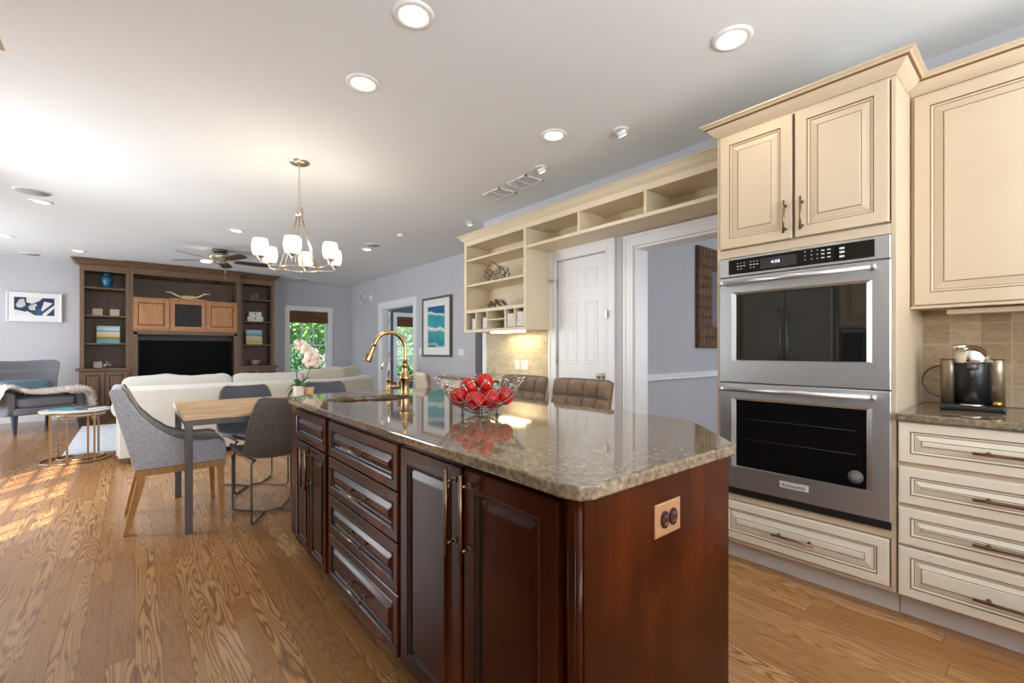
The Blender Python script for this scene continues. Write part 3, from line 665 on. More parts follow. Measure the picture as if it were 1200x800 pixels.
for k in range(4):
    a = radians(-YAW*57.3+5+90*k+45-45); px_, py_ = bx_+.072*cos(a), by_+.072*sin(a)
    mb = MB(); mb.lathe([(.007, .9015), (.008, .906), (.004, .912), (.007, .918), (.004, .924), (.008, .931), (.004, .938), (.005, .946)], (px_, py_, 0), 14); obj('foot', mb, 'wire', t)
def apple(name, c, tilt, rz, label):
    mb = MB(); prof = []; r = .039
    for i in range(21):
        th = pi*i/20; rr = r*(1+.10*cos(th))*sin(th)**.85 if 0 < i < 20 else .0006; z = -r*.92*cos(th)
        dip = .015*math.exp(-(rr/.011)**2)*(1 if z > 0 else -.6); z -= dip; prof.append((max(rr, .0006), z))
    mb.lathe(prof, (0, 0, 0), 28, cap=False)
    c = Vector(c); rot = (Matrix.Rotation(rz, 3, 'Z') @ Matrix.Rotation(tilt, 3, 'X'))
    mb.v = [tuple(c+rot @ Vector((v[0]*(1+.03*sin(3*atan2(v[1], v[0]))), v[1], v[2]))) for v in mb.v]
    o = obj(name, mb, 'apple'); tag(o, label, 'apple', 'red apples in the wire bowl')
    s = MB(); p0 = rot @ Vector((0, 0, .022)); p1 = rot @ Vector((.004, 0, .040)); s.tube([c+p0, c+(p0+p1)/2+Vector((.001, 0, 0)), c+p1], [.0015, .0013, .002], 6); obj('stem', s, 'bark', o)
    s = MB(); 
    for k in range(5):
        a = 2*pi*k/5; s.tube([c+rot @ Vector((.001*cos(a), .001*sin(a), -.029)), c+rot @ Vector((.008*cos(a), .008*sin(a), -.0335))], [.0022, .0006], 6)
    obj('calyx', s, 'applepit', o)
cr_ = Vector((cos(YAW), -sin(YAW), 0)); cf_ = Vector((sin(YAW), cos(YAW), 0)); bc = Vector((bx_, by_, 0))
for (l_, d_, z, ti, rz, lb) in ((-.090, -.01, .985, 2.0, -.7, 'red apple at the left side of the wire bowl'), (-.020, -.055, .975, 1.9, -.8, 'red apple low at the front middle of the wire bowl'),
                                (.045, -.030, .978, 2.0, -.5, 'red apple at the front right of the wire bowl, yellow calyx showing'), (.105, .015, .990, .9, 1.2, 'red apple at the right side of the wire bowl'),
                                (.015, .055, .980, .3, 0, 'red apple at the back of the wire bowl under the top two'),
                                (-.045, .015, 1.030, .5, 2.0, 'upper left red apple of the two on top of the pile'), (.022, .005, 1.048, .8, .8, 'topmost red apple of the pile in the wire bowl')):
    apple('apple', bc+cr_*l_+cf_*d_+Vector((0, 0, z-.010)), ti, rz, lb)

# ================================================================== OVEN CABINET
CM = ['cream', 'glaze']; DM = ['drawercream', 'glaze']
OY0, OY1 = .444, 1.24
t = empty('oven_cabinet', (2.88, .84, 0), 'tall cream glazed cabinet housing the stainless double oven', 'cabinet')
mb = MB()
mb.box(2.59, 3.195, OY0, .456, .105, 2.40); mb.box(2.59, 3.195, OY1-.02, OY1, .105, 2.40)
mb.box(2.59, 3.195, .456, OY1-.02, 1.688, 2.40); mb.box(2.59, 3.195, .456, OY1-.02, .115, .375); mb.box(3.17, 3.195, .456, OY1-.02, .375, 1.688)
mb.box(2.57, 2.59, OY0, .462, .105, 2.40); mb.box(2.57, 2.59, OY1-.018, OY1, .105, 2.40); mb.box(2.57, 2.59, .462, OY1-.018, 1.69, 1.735); mb.box(2.57, 2.59, .462, OY1-.018, 2.37, 2.40); mb.box(2.57, 2.59, .462, OY1-.018, .340, .375); mb.box(2.57, 2.59, .462, OY1-.018, .105, .122)
obj('body', mb, 'cream', t, bev=.002)
mb = MB(); mb.box(2.63, 3.19, OY0, OY1, 0, .105); obj('toe_kick', mb, mat('pale_toe_kick', (.62, .56, .50), .5), t)
door_nx('door', 2.575, .852, 1.218, 1.742, 2.372, CM, door_rings(.052), t, ((.880, 1.850), ZP, .165))
door_nx('door', 2.575, .468, .838, 1.742, 2.372, CM, door_rings(.052), t, ((.805, 1.853), ZP, .165))
door_nx('drawer', 2.575, .468, 1.216, .128, .335, DM, door_rings(.040), t, ((.842, .222), YP, .19))
def crown_path(mb, path, z0, z1, proj, outs):
    """path: list of (x,y) on cabinet face; outs: outward offset dir per point (mitred)"""
    prof = [(0.0, 0.0, 0), (.006, .0, 0), (.010, .08, 0), (.016, .12, 1), (.018, .15, 0), (.22, .30, 0), (.40, .45, 0), (.60, .68, 0), (.72, .76, 1), (.78, .78, 0), (.80, .86, 0), (1.0, .92, 0), (1.0, 1.0, 0), (-.1, 1.0, 0)]
    b = len(mb.v); k = len(prof)
    for (x, y), (ox, oy) in zip(path, outs):
        for a, e, _ in prof: mb.v.append((x+ox*a*proj, y+oy*a*proj, z0+(z1-z0)*e))
    for i in range(len(path)-1):
        for j in range(k-1): mb.face((b+i*k+j, b+i*k+j+1, b+(i+1)*k+j+1, b+(i+1)*k+j), prof[j+1][2])
    mb.face(range(b, b+k), 0); mb.face(range(b+(len(path)-1)*k, b+len(path)*k), 0)
mb = MB(); crown_path(mb, [(2.79, OY1), (2.568, OY1), (2.568, OY0), (2.87-.064, OY0)], 2.375, 2.455, .072, [(0, 1), (-1, 1), (-1, -1), (0, -1)]); obj('crown_moulding', mb, CM, t)

# double oven
t = empty('double_oven', (2.55, .835, .385), 'stainless steel double wall oven with two dark glass doors', 'double oven')
a0, a1 = .460, 1.216
mb = MB(); mb.box(2.60, 3.16, a0+.006, a1-.006, .380, 1.684); obj('housing', mb, 'gunmetal', t)
mb = MB(); mb.panel((2.60, a1, 1.580), YN, ZP, NX, a1-a0, .104, [(0, 0, 0), (0, .048, 0), (.003, .050, 0)]); cp = obj('control_panel', mb, 'steel', t, bev=.002)
mb = MB(); mb.panel((2.5495, 1.166, 1.593), YN, ZP, NX, .650, .080, [(0, 0, 0), (.001, .0015, 0)]); obj('touch_glass', mb, 'blackglass', cp)
mb = MB(); mb.panel((2.5478, .998, 1.604), YN, ZP, NX, .170, .055, [(0, 0, 0), (0, .0003, 0)]); obj('display', mb, mat('display_film', (.035, .035, .037), .25), cp)
def text(body, size, loc, material, parent, name='lettering', face='NX', ext=.0002, sx=1.0, spacing=1.0):
    cu = bpy.data.curves.new(name, 'FONT'); cu.body = body; cu.size = size; cu.align_x = 'CENTER'; cu.align_y = 'CENTER'; cu.extrude = ext; cu.space_character = spacing; cu.resolution_u = 3
    tmp = bpy.data.objects.new('tmp', cu); COL.objects.link(tmp); dg = bpy.context.evaluated_depsgraph_get()
    me = bpy.data.meshes.new_from_object(tmp.evaluated_get(dg)); bpy.data.objects.remove(tmp); bpy.data.curves.remove(cu)
    rot = Matrix(((0, 0, -1), (-1, 0, 0), (0, 1, 0)))   # text x -> -Y, y -> Z, z -> -X
    for v in me.vertices: v.co = rot @ Vector((v.co.x*sx, v.co.y, v.co.z))
    me.materials.clear(); me.materials.append(M[material] if isinstance(material, str) else material)
    o = bpy.data.objects.new(name, me); COL.objects.link(o); o.location = loc; WM[o.name] = Matrix.Translation(Vector(loc)); o.parent = parent; o.matrix_parent_inverse = wm(parent).inverted(); return o
M['led'] = mat('display_digits', (.9, .9, .9), .5, emit=(.9, .95, 1), estr=1.2); M['print'] = mat('panel_print', (.62, .63, .65), .5)
text('4:55', .020, (2.5472, .925, 1.634), 'led', cp, 'clock_digits', sx=1.3)
def dash(y, z, w_, h_=.003): mb = MB(); mb.box(2.5470, 2.5478, y-w_/2, y+w_/2, z-h_/2, z+h_/2); obj('key_legend', mb, 'print', cp)
for y_ in (1.115, 1.098, 1.081, 1.048, 1.031, 1.014): dash(y_, 1.634, .010, .004); dash(y_, 1.650, .006, .003)
for y_ in (1.115, 1.098, 1.048, 1.031): dash(y_, 1.618, .006, .004)
for y_ in (.790, .762, .738): 
    for z_ in (1.660, 1.640, 1.620): dash(y_, z_, .004, .004)
for y_, w_ in ((.715, .010), (.690, .010)):
    for z_ in (1.655, 1.638, 1.620): dash(y_, z_, w_+.004, .005)
for z_ in (1.652, 1.634, 1.614): dash(.638, z_, .020, .009)
def oven_door(z0, z1, wz0, wz1, hz, glass, low):
    mb = MB(); X0 = 2.60
    mb.panel((X0, a1, z0), YN, ZP, NX, a1-a0, z1-z0, [(0, 0, 0), (0, .047, 0), (.003, .050, 0)])
    # replace cap with a frame around the window
    mb.f.pop(-2); mb.m.pop(-2); mb.s.pop(-2)
    base = len(mb.v)-4; xw = X0-.050; mb.v += [(xw, 1.151, wz0), (xw, .525, wz0), (xw, .525, wz1), (xw, 1.151, wz1)]
    mb.v += [(xw+.010, 1.128, wz0+.004), (xw+.010, .548, wz0+.004), (xw+.010, .548, wz1-.012), (xw+.010, 1.128, wz1-.012)]
    for i in range(4):
        j = (i+1) % 4; mb.face((base+i, base+j, base+4+j, base+4+i)); mb.face((base+4+i, base+4+j, base+8+j, base+8+i))
    d = obj('oven_door', mb, 'steel', t)
    g = MB(); g.box(xw+.009, xw+.012, .548, 1.128, wz0+.004, wz1-.012); obj('window_glass', g, glass, d)
    h = MB(); h.cyl((2.500, .512, hz), (2.500, 1.185, hz), .0125, 20)
    for y_ in (.530, 1.170): h.cyl((2.551, y_, hz), (2.500, y_, hz), .011, 16); 
    for y_ in (.512, 1.185): h.cyl((2.500, y_-.012, hz), (2.500, y_+.004, hz), .0145, 20)
    obj('handle', h, 'steel', d)
    return d
oven_door(.997, 1.576, 1.116, 1.492, 1.540, 'upperglass', False)
d = oven_door(.415, .991, .533, .912, .962, 'blackglass', True)
mb = MB()
for z_ in (.800, .690): mb.cyl((2.5585, .585, z_), (2.5585, 1.09, z_), .0010, 6)
obj('rack_lines', mb, mat('rack_grey', (.05, .05, .05), .6), d)
mb = MB(); mb.panel((2.550, .906, .470), YN, ZP, NX, .130, .032, [(0, 0, 0), (0, .002, 0), (.002, .003, 0)]); bd = obj('badge', mb, mat('badge_silver', (.62, .62, .62), .4, metal=.2), d)
text('KitchenAid', .023, (2.5466, .841, .486), 'black', bd, sx=1.0)
mb = MB(); mb.lathe([(.001, 0), (.030, 0), (.030, .0012), (.001, .0012)], (2.557, .588, .588), 28, ax='X', cap=False); stk = obj('window_sticker', mb, mat('sticker_grey', (.11, .11, .11), .6), d)
mb = MB()
for dz in (-.012, -.006, 0, .006, .012): mb.box(2.5560, 2.5568, .588-.018+abs(dz)*.4, .588+.018-abs(dz)*.4, .588+dz-.0012, .588+dz+.0012)
obj('sticker_print', mb, mat('sticker_text', (.32, .32, .32), .5), stk)
mb = MB(); mb.box(2.555, 2.60, a0, a1, .380, .412); obj('vent_strip', mb, 'black', t)

# ================================================================== RIGHT UPPER + BASE CABINETS
def upper(y0, y1, label):
    t = empty('wall_cabinet', (3.04, (y0+y1)/2, 1.38), label, 'cabinet')
    mb = MB(); mb.box(2.87, 3.195, y0, y1, 1.378, 2.44); obj('body', mb, 'cream', t, bev=.002)
    door_nx('door', 2.869, y0+.012, y1-.014, 1.386, 2.372, CM, door_rings(.056), t)
    mb = MB(); mb.box(2.845, 2.87, y0, y1, 1.368, 1.380); obj('light_rail', mb, 'cream', t, bev=.003)
    mb = MB(); crown_path(mb, [(2.868, y1), (2.868, y0)], 2.375, 2.455, .072, [(-1, 0), (-1, 0)]); obj('crown_moulding', mb, CM, t)
upper(-.17, .442, 'cream glazed wall cabinet above the coffee machine')
upper(-.79, -.172, 'cream glazed wall cabinet nearer the camera outside the frame')
def base(y0, y1, label):
    t = empty('base_cabinet', (2.9, (y0+y1)/2, 0), label, 'cabinet')
    mb = MB(); mb.box(2.575, 3.195, y0, y1, .10, .868); obj('body', mb, 'cream', t, bev=.002)
    mb = MB(); mb.box(2.635, 3.19, y0, y1, 0, .10); obj('toe_kick', mb, mat('pale_toe_kick', (.62, .56, .50), .5), t)
    yc = (y0+y1)/2
    for z0, z1, hz in ((.690, .862, .768), (.512, .668, .586), (.335, .492, .408), (.112, .322, .196)):
        door_nx('drawer', 2.575, y0+.006, y1-.006, z0, z1, DM, door_rings(.038, .02, .018), t, ((yc, hz), YP, .30))
base(-.33, .441, 'cream glazed four drawer base cabinet beside the double oven')
base(-1.10, -.332, 'cream glazed four drawer base cabinet nearer the camera')
mb = MB(); mb.box(2.535, 3.195, -1.10, .440, .870, .901); tag(obj('worktop', mb, 'granite', bev=.006), 'brown granite worktop under the coffee machine', 'countertop')
mb = MB(); mb.box(3.188, 3.199, -1.10, .443, .903, 1.376); mb.keep = True; o = struct('wall_tiles_right', mb, 'tile')
mb = MB(); mb.box(3.188, 3.199, 3.25, 4.285, .903, 1.385); mb.keep = True; o = struct('wall_tiles_desk', mb, 'tile2')
mb = MB(); mb.box(2.98, 3.09, -.1, .33, 1.345, 1.3675); tag(obj('under_cabinet_light', mb, 'creamlt', bev=.003), 'slim cream light bar under the right wall cabinet', 'light bar')

# coffee machine
cx_, cy_ = 2.95, .242
t = empty('coffee_machine', (cx_, cy_, .901), 'chrome domed black and bronze capsule coffee machine', 'coffee machine')
U = Vector((sin(YAW+radians(47)), cos(YAW+radians(47)), 0))   # away from camera
ang = atan2(cy_, cx_); fwd = Vector((-cos(ang), -sin(ang), 0)); sd = Vector((-fwd.y, fwd.x, 0))  # fwd towards the camera, sd: right as seen? 
lf = -sd if (sd.x*cos(YAW)-sd.y*sin(YAW)) > 0 else sd; rt = -lf
C0 = Vector((cx_, cy_, 0))
def rbox(mb, c, a, b_, z0, z1, m=0): mb.obox((c.x, c.y, (z0+z1)/2), rt, fwd, ZP, a, b_, (z1-z0)/2, m)
mb = MB(); rbox(mb, C0, .106, .085, .902, .926); obj('base', mb, 'black', t, bev=.008)
mb = MB(); mb.lathe([(.055, .926), (.055, 1.112), (.053, 1.116)], C0-fwd*.02, 36); obj('body', mb, 'black', t)
mb = MB(); mb.cyl(C0+fwd*.028+Vector((0, 0, 1.050)), C0+fwd*.028+Vector((0, 0, 1.095)), .010, 16); mb.cyl(C0+fwd*.028+Vector((0, 0, 1.085)), C0+fwd*.028+Vector((0, 0, 1.112)), .022, 20); obj('brew_spout', mb, 'gunmetal', t)
mb = MB(); mb.lathe([(.042, .926), (.042, .930), (.001, .930)], C0+fwd*.045, 28, cap=False); obj('drip_tray', mb, 'chrome', t)
mb = MB(); prof = [(.058, 1.115), (.061, 1.120), (.062, 1.130)]+[(.062*cos(a), 1.130+.068*sin(a)) for a in [radians(k) for k in range(10, 91, 10)]]; prof[-1] = (.0008, prof[-1][1]); mb.lathe(prof, C0-fwd*.012, 40, cap=False); obj('dome', mb, 'chrome', t)
mb = MB(); p = C0+lf*.046+fwd*.02+Vector((0, 0, 1.186)); mb.tube([p+rt*.030+Vector((0, 0, .010)), p, p+lf*.014+Vector((0, 0, .002))], [.006, .011, .009], 14); obj('lever', mb, 'chrome', t)
for s_, a_ in ((lf, .076), (rt, .076)):
    mb = MB(); c = C0+s_*a_-fwd*.03
    mb.lathe([(.030, .927), (.030, 1.126), (.029, 1.128)], c, 28); obj('side_tank', mb, mat('bronze_tank', (.30, .23, .16), .3, metal=.7), t)
    mb = MB(); mb.lathe([(.031, 1.128), (.031, 1.132), (.001, 1.132)], c, 28, cap=False); obj('tank_lid', mb, 'black', t)
mb = MB(); mb.lathe([(.015, .927), (.016, .940), (.012, .946)], C0+rt*.078+fwd*.045, 20); obj('capsule', mb, mat('gold_capsule', (.65, .38, .08), .3, metal=.8), t)
P0 = C0+lf*.10-fwd*.03; mb = MB(); pts = []
for i in range(25):
    a = pi*(.5+i/24); pts.append(P0+lf*(-.005-.075*cos(a))+Vector((0, 0, 1.025+.075*sin(a))))
mb.tube(pts, .0035, 8); obj('power_cord', mb, 'black', t)
pt = C0+rt*.158-fwd*.05; mb = MB(); mb.box(3.183, 3.188, .055, .085, .985, 1.06); tag(obj('wall_outlet', mb, 'white', bev=.001), 'white wall outlet behind the right side of the coffee machine', 'outlet')

# ================================================================== OPEN SHELVING (long bridge shelf + desk unit)
t = empty('open_shelf_unit', (3.03, 2.75, 1.38), 'long cream open shelving with crown moulding, cubbies and three top bays', 'shelving')
XF, XB = 2.87, 3.195
mb = MB()
# tall desk section: Y 3.225..4.27
mb.box(XF, XB, 4.250, 4.270, 1.378, 2.40); mb.box(XF, XB, 3.225, 3.250, 1.378, 2.40); mb.box(XF, XB, 3.25, 4.25, 1.378, 1.405)
mb.box(XB-.008, XB, 3.25, 4.25, 1.405, 2.36)
mb.box(XF, XB, 1.245, 4.25, 2.345, 2.40)
# long bay section
mb.box(XF, XB, 1.245, 3.225, 2.150, 2.172); mb.box(XB-.008, XB, 1.245, 3.225, 2.172, 2.36); mb.box(XF, XB, 1.245, 1.262, 2.172, 2.345)
# face frame
mb.box(XF-.012, XF, 4.228, 4.272, 1.372, 2.40); mb.box(XF-.012, XF, 3.221, 3.256, 1.372, 2.338); mb.box(XF-.012, XF, 3.256, 4.228, 1.372, 1.402); mb.box(XF-.012, XF, 1.245, 4.228, 2.338, 2.40); mb.box(XF-.012, XF, 1.245, 3.221, 2.147, 2.175)
obj('carcass', mb, 'creamlt', t, bev=.0015)
for yy in (2.556, 1.912): 
    mb = MB(); mb.box(XF-.012, XB-.01, yy-.011, yy+.011, 2.172, 2.345); obj('divider', mb, 'creamlt', t)
for zz in (2.178, 1.895): 
    mb = MB(); mb.box(XF-.004, XB-.01, 3.252, 4.248, zz-.011, zz+.011); obj('shelf', mb, 'creamlt', t)
mb = MB(); mb.box(XF-.010, XB-.01, 3.252, 4.248, 1.588, 1.622); obj('cubby_top', mb, 'creamlt', t)
for yy in (4.05, 3.85, 3.545, 3.395): 
    mb = MB(); mb.box(XF-.008, XB-.01, yy-.007, yy+.007, 1.405, 1.590); obj('divider', mb, 'creamlt', t)
mb = MB(); mb.box(XF-.008, XB-.01, 3.552, 3.843, 1.490, 1.502); obj('shelf', mb, 'creamlt', t)
mb = MB(); crown_path(mb, [(XB, 4.272), (XF-.012, 4.272), (XF-.012, 1.320)], 2.375, 2.452, .062, [(0, 1), (-1, 1), (-1, 0)]); obj('crown_moulding', mb, ['creamlt', 'creamlt'], t)
for i, yy in enumerate((1.45, 2.15, 2.80, 3.55, 3.95)):
    mb = MB(); mb.cyl((XB-.012, yy, 2.265), (XB-.007, yy, 2.265), .006, 10); obj('screw_cap', mb, 'brownwire', t)
mb = MB(); mb.box(XF+.02, XF+.11, 3.36, 3.82, 1.356, 1.376); t2 = tag(obj('under_shelf_light', mb, 'underlight', bev=.002), 'glowing slim light bar under the desk shelving', 'light bar')
dl_ = area('desk_light', (3.06, 3.62, 1.350), (0, 0, -1), .08, .44, 2.0, (1, .84, .5)); dl_.rotation_euler = (0, 0, 0)
# baskets in cubbies
def basket(y0, y1, z1, label):
    mb = MB(); z0 = 1.406; x0, x1 = XF+.015, XF+.20; th = .005
    for a in ((x0, x0+th, y0, y1), (x1-th, x1, y0, y1), (x0, x1, y0, y0+th), (x0, x1, y1-th, y1)): mb.box(*a, z0, z1)
    mb.box(x0, x1, y0, y1, z0, z0+th)
    for k in range(6): zz = z0+.012+k*(z1-z0-.016)/5; mb.tube([(x0-.002, y0, zz), (x0-.002, y1, zz)], .005, 6)
    tag(obj('storage_basket', mb, 'basket'), label, 'basket', 'white woven baskets in the desk cubbies')
basket(4.068, 4.15, 1.525, 'narrow white woven basket in the leftmost desk cubby')
basket(3.868, 3.95, 1.525, 'narrow white woven basket in the second desk cubby from the left')
basket(3.405, 3.535, 1.545, 'white woven basket in the second desk cubby from the right')
basket(3.262, 3.385, 1.555, 'white woven basket in the rightmost desk cubby below the trinket')
mb = MB(); mb.soft((XF+.10, 3.33, 1.560), .03, .04, .012, 3, 5); mb.soft((XF+.08, 3.345, 1.575), .02, .02, .009, 3, 5); o = tag(obj('gloves', mb, 'brownwire'), 'small dark folded cloth lying on the rightmost basket', 'cloth')
# wire cubes sculpture
def wire_cube(mb, c, s_, R_, r=.0028):
    P = [Vector(c)+R_ @ Vector((i*s_, j*s_, k*s_)) for i in (-.5, .5) for j in (-.5, .5) for k in (-.5, .5)]
    for i in range(8):
        for j in range(i+1, 8):
            if bin(i ^ j).count('1') == 1: mb.cyl(P[i], P[j], r, 6)
    for p in P: mb.ball(p, r*1.3, 6)
from mathutils import Euler
def cube_sculpt(name, specs, label, m='wire', r=.0028):
    mb = MB()
    for c, s_, e in specs: wire_cube(mb, c, s_, Euler(e).to_matrix(), r)
    zm = min(v[2] for v in mb.v); mb.v = [(v[0], v[1], v[2]-zm+1.907) for v in mb.v]
    return tag(obj(name, mb, m), label, 'ornament')
cube_sculpt('wire_cube_ornament', [((2.99, 3.86, 2.00), .135, (.6, .3, .1)), ((2.98, 3.94, 1.965), .085, (.75, .1, .3)), ((2.99, 3.74, 1.965), .10, (.3, .5, .8)), ((2.97, 3.69, 1.955), .075, (.9, .2, .1)), ((2.98, 3.78, 1.96), .08, (.4, .9, .2))], 'dark interlocked wire cubes on the middle desk shelf')
mb = MB(); random.seed(3)
for c in ((2.92, 3.86, 1.655), (2.93, 3.79, 1.66), (2.92, 3.72, 1.66), (2.93, 3.65, 1.658)):
    for k in range(16):
        d = Vector((random.gauss(0, 1), random.gauss(0, 1), random.gauss(0, 1))).normalized(); mb.cyl(Vector(c)-d*.042, Vector(c)+d*.042, .0026, 5); mb.ball(Vector(c)+d*.042, .005, 6)
zmin = min(v[2] for v in mb.v); mb.v = [(v[0], v[1], v[2]-zmin+1.6225) for v in mb.v]
tag(obj('starburst_ornament', mb, 'brownwire'), 'spiky silver starburst ornament on the lower desk shelf', 'ornament')

# desk counter and cabinet
t = empty('desk_cabinet', (2.9, 3.8, 0), 'cream glazed desk base cabinet behind the stools', 'cabinet')
mb = MB(); mb.box(2.60, 3.195, 3.28, 4.30, .10, .868); obj('body', mb, 'cream', t, bev=.002)
mb = MB(); mb.box(2.66, 3.19, 3.28, 4.30, 0, .10); obj('toe_kick', mb, 'cream', t)
for a, b in ((3.29, 3.62), (3.63, 3.96), (3.97, 4.29)):
    door_nx('drawer', 2.60, a, b, .70, .862, DM, door_rings(.038, .02, .018), t, (((a+b)/2, .78), YP, .14))
    door_nx('door', 2.60, a, b, .112, .69, CM, door_rings(.05), t, ((b-.03, .58), ZP, .15))
mb = MB(); mb.box(2.56, 3.195, 3.262, 4.34, .870, .901); tag(obj('desk_worktop', mb, 'granite', bev=.005), 'dark brown granite desk worktop below the open shelving', 'countertop')
def plate(x, y0, y1, z0, z1, label, kind='outlet', m='white', detail='rocker'):
    mb = MB(); mb.panel((x, y1, z0), YN, ZP, NX, y1-y0, z1-z0, [(0, 0, 0), (0, .004, 0), (.004, .006, 0)]); o = tag(obj(name_of[kind], mb, m), label, kind)
    w_ = y1-y0; n = max(1, round(w_/.075))
    for k in range(n):
        yc = y0+w_*(k+.5)/n; zc = (z0+z1)/2; r = MB(); r.panel((x-.0062, yc+.014, zc-.030), YN, ZP, NX, .028, .060, [(0, 0, 0), (.002, .004, 0)]); obj('rocker', r, m, o)
    return o
name_of = {'outlet': 'outlet_plate', 'light switch': 'switch_plate', 'thermostat': 'thermostat'}
plate(3.188, 3.70, 3.765, .968, 1.068, 'narrow white outlet plate on the tile, left of the wide one', 'outlet')
plate(3.188, 3.555, 3.665, .965, 1.069, 'wide white switch plate on the tile behind the stools', 'light switch')
plate(3.95, 5.90, 6.07, 1.10, 1.20, 'wide white switch plate on the wall right of the wave painting', 'light switch')
plate(3.95, 7.27, 7.36, 1.105, 1.215, 'single white switch plate between the doorway and the wave painting', 'light switch')
mb = MB(); mb.panel((3.95, 9.56, 2.255), YN, ZP, NX, .10, .12, [(0, 0, 0), (0, .02, 0), (.008, .028, 0)]); tag(obj('alarm_sensor', mb, 'white'), 'small white wall sensor beside the square vent above the doorway', 'sensor')
t = empty('wall_vent', (3.94, 10.05, 2.27), 'square white wall vent near the far right corner', 'vent')
mb = MB(); y0, y1, z0, z1 = 9.86, 10.22, 2.26, 2.50
for a in ((y0, y0+.03, z0, z1), (y1-.03, y1, z0, z1), (y0, y1, z0, z0+.03), (y0, y1, z1-.03, z1)): mb.box(3.935, 3.95, *a)
obj('frame', mb, 'white', t)
mb = MB()
for k in range(8): zz = z0+.04+k*.0225; mb.bar((3.942, y0+.03, zz), (3.942, y1-.03, zz), .010, .003)
obj('louvres', mb, mat('vent_louvre', (.6, .6, .62), .5), t)

# ================================================================== PANTRY DOOR
mb = MB(); X = 3.215
mb.box(X, X+.035, 2.54, 3.14, .01, 2.046)
dr = struct('door_1', mb, 'trim')
pr = [(0, 0, 0), (.0, .0005, 0), (.008, -.008, 0), (.016, -.008, 0), (.034, -.001, 0)]
for (a, b) in ((2.893, 3.036), (2.645, 2.788)):
    for (z0, z1) in ((1.755, 1.945), (1.045, 1.630), (.20, .90)):
        q = MB(); o_ = Vector((X, b, z0)); q.panel(o_, YN, ZP, NX, b-a, z1-z0, [(0, -.001, 0), (0, .004, 0), (.006, .006, 0), (.014, .001, 0), (.030, .0012, 0), (.042, .005, 0)]); obj('raised_panel', q, 'trim', dr)
mb = MB(); mb.lathe([(.026, 0), (.026, -.006), (.011, -.010), (.011, -.035), (.024, -.042), (.028, -.052), (.024, -.064), (.001, -.068)], (X, 2.585, .945), 24, ax='X', cap=False); obj('door_knob', mb, 'nickel', dr)
for zz in (1.83, 1.09, .30): 
    mb = MB(); mb.cyl((3.20, 3.150, zz-.045), (3.20, 3.150, zz+.045), .007, 10); obj('hinge', mb, 'nickel', dr)
mb = MB(); mb.cyl((3.19, 3.152, 1.86), (3.165, 3.19, 1.865), .005, 8); mb.box(3.16, 3.17, 3.18, 3.21, 1.855, 1.875); obj('door_stop', mb, 'nickel', dr)
mb = MB(); mb.box(3.165, 3.187, 2.500, 2.528, 1.455, 1.525); obj('latch', mb, 'nickel', dr, bev=.004)
mb = MB(); mb.box(3.19, 3.20, 2.530, 2.54, .90, 1.0); obj('strike_plate', mb, 'nickel', dr)

# ================================================================== DINING ROOM MIRROR
t = empty('wall_mirror', (5.55, 2.64, 1.21), 'tall mirror in a carved wooden block frame on the dining room wall', 'mirror')
mx0, mx1, mz0, mz1 = 4.965, 6.10, 1.205, 2.385; yb = 2.645; fwm = .30
mb = MB(); 
for a in ((mx0, mx0+fwm, mz0, mz1), (mx1-fwm, mx1, mz0, mz1), (mx0+fwm, mx1-fwm, mz0, mz0+.255), (mx0+fwm, mx1-fwm, mz1-.255, mz1)): mb.box(a[0], a[1], yb-.035, yb, a[2], a[3])
f = obj('frame', mb, 'mosaic', t)
mb = MB(); nx, nz = 15, 10; cw = (mx1-mx0)/nx; ch = (mz1-mz0)/nz
for i in range(nx):
    for j in range(nz):
        x0, z0 = mx0+i*cw, mz0+j*ch
        if x0+cw > mx0+fwm+.02 and x0 < mx1-fwm-.02 and z0+ch > mz0+.27 and z0 < mz1-.27: continue
        mb.panel((x0+.002, yb-.035, z0+.002), (1, 0, 0), ZP, (0, -1, 0), cw-.004, ch-.004, [(0, 0, 0), (0, .003, 0), (.016, .016, 0)])
obj('carved_blocks', mb, 'mosaic', f)
mb = MB(); mb.box(mx0+fwm, mx1-fwm, yb-.02, yb-.012, mz0+.255, mz1-.255); obj('mirror_glass', mb, 'mirror', t)

# ================================================================== LEFT KITCHEN RUN: tall cabinets with fridge
t = empty('tall_cabinet', (-.8, 1.4, 0), 'cream tall cabinet surround with crown moulding at the left edge, round the fridge', 'cabinet')
mb = MB(); LX = -.515
mb.box(-1.14, LX, 2.43, 2.78, .10, 2.40); mb.box(-1.14, LX, 2.40, 2.43, .0, 2.40); mb.box(-1.14, LX, 1.44, 1.47, 0, 2.40); mb.box(-1.14, LX, 1.47, 2.40, 1.86, 2.40); mb.box(-1.14, LX, .55, 1.44, .10, .80); mb.box(-1.14, LX, .55, 1.44, 1.40, 2.40); mb.box(-1.14, -.60, .55, 2.78, 0, .10); mb.box(-1.14, LX, .55, .58, .8, 1.4); mb.box(-1.14, -1.10, .58, 1.44, .8, 1.4)
obj('body', mb, 'cream', t, bev=.002)
def door_px(y0, y1, z0, z1, rings, mats, name='door'):
    mb = MB(); mb.panel((LX, y0, z0), YP, ZP, (1, 0, 0), y1-y0, z1-z0, rings); return obj(name, mb, mats, t)
for y0, y1, z0, z1 in ((2.44, 2.77, .12, 2.36), (1.48, 1.93, 1.88, 2.36), (1.94, 2.39, 1.88, 2.36), (.56, .99, 1.42, 2.36), (1.0, 1.43, 1.42, 2.36), (.56, .99, .12, .78), (1.0, 1.43, .12, .78)): door_px(y0, y1, z0, z1, door_rings(), CM)
mb = MB(); crown_path(mb, [(-1.14, 2.78), (LX, 2.78), (LX, .55)], 2.375, 2.455, .09, [(0, 1), (1, 1), (1, 0)]); obj('crown_moulding', mb, CM, t)
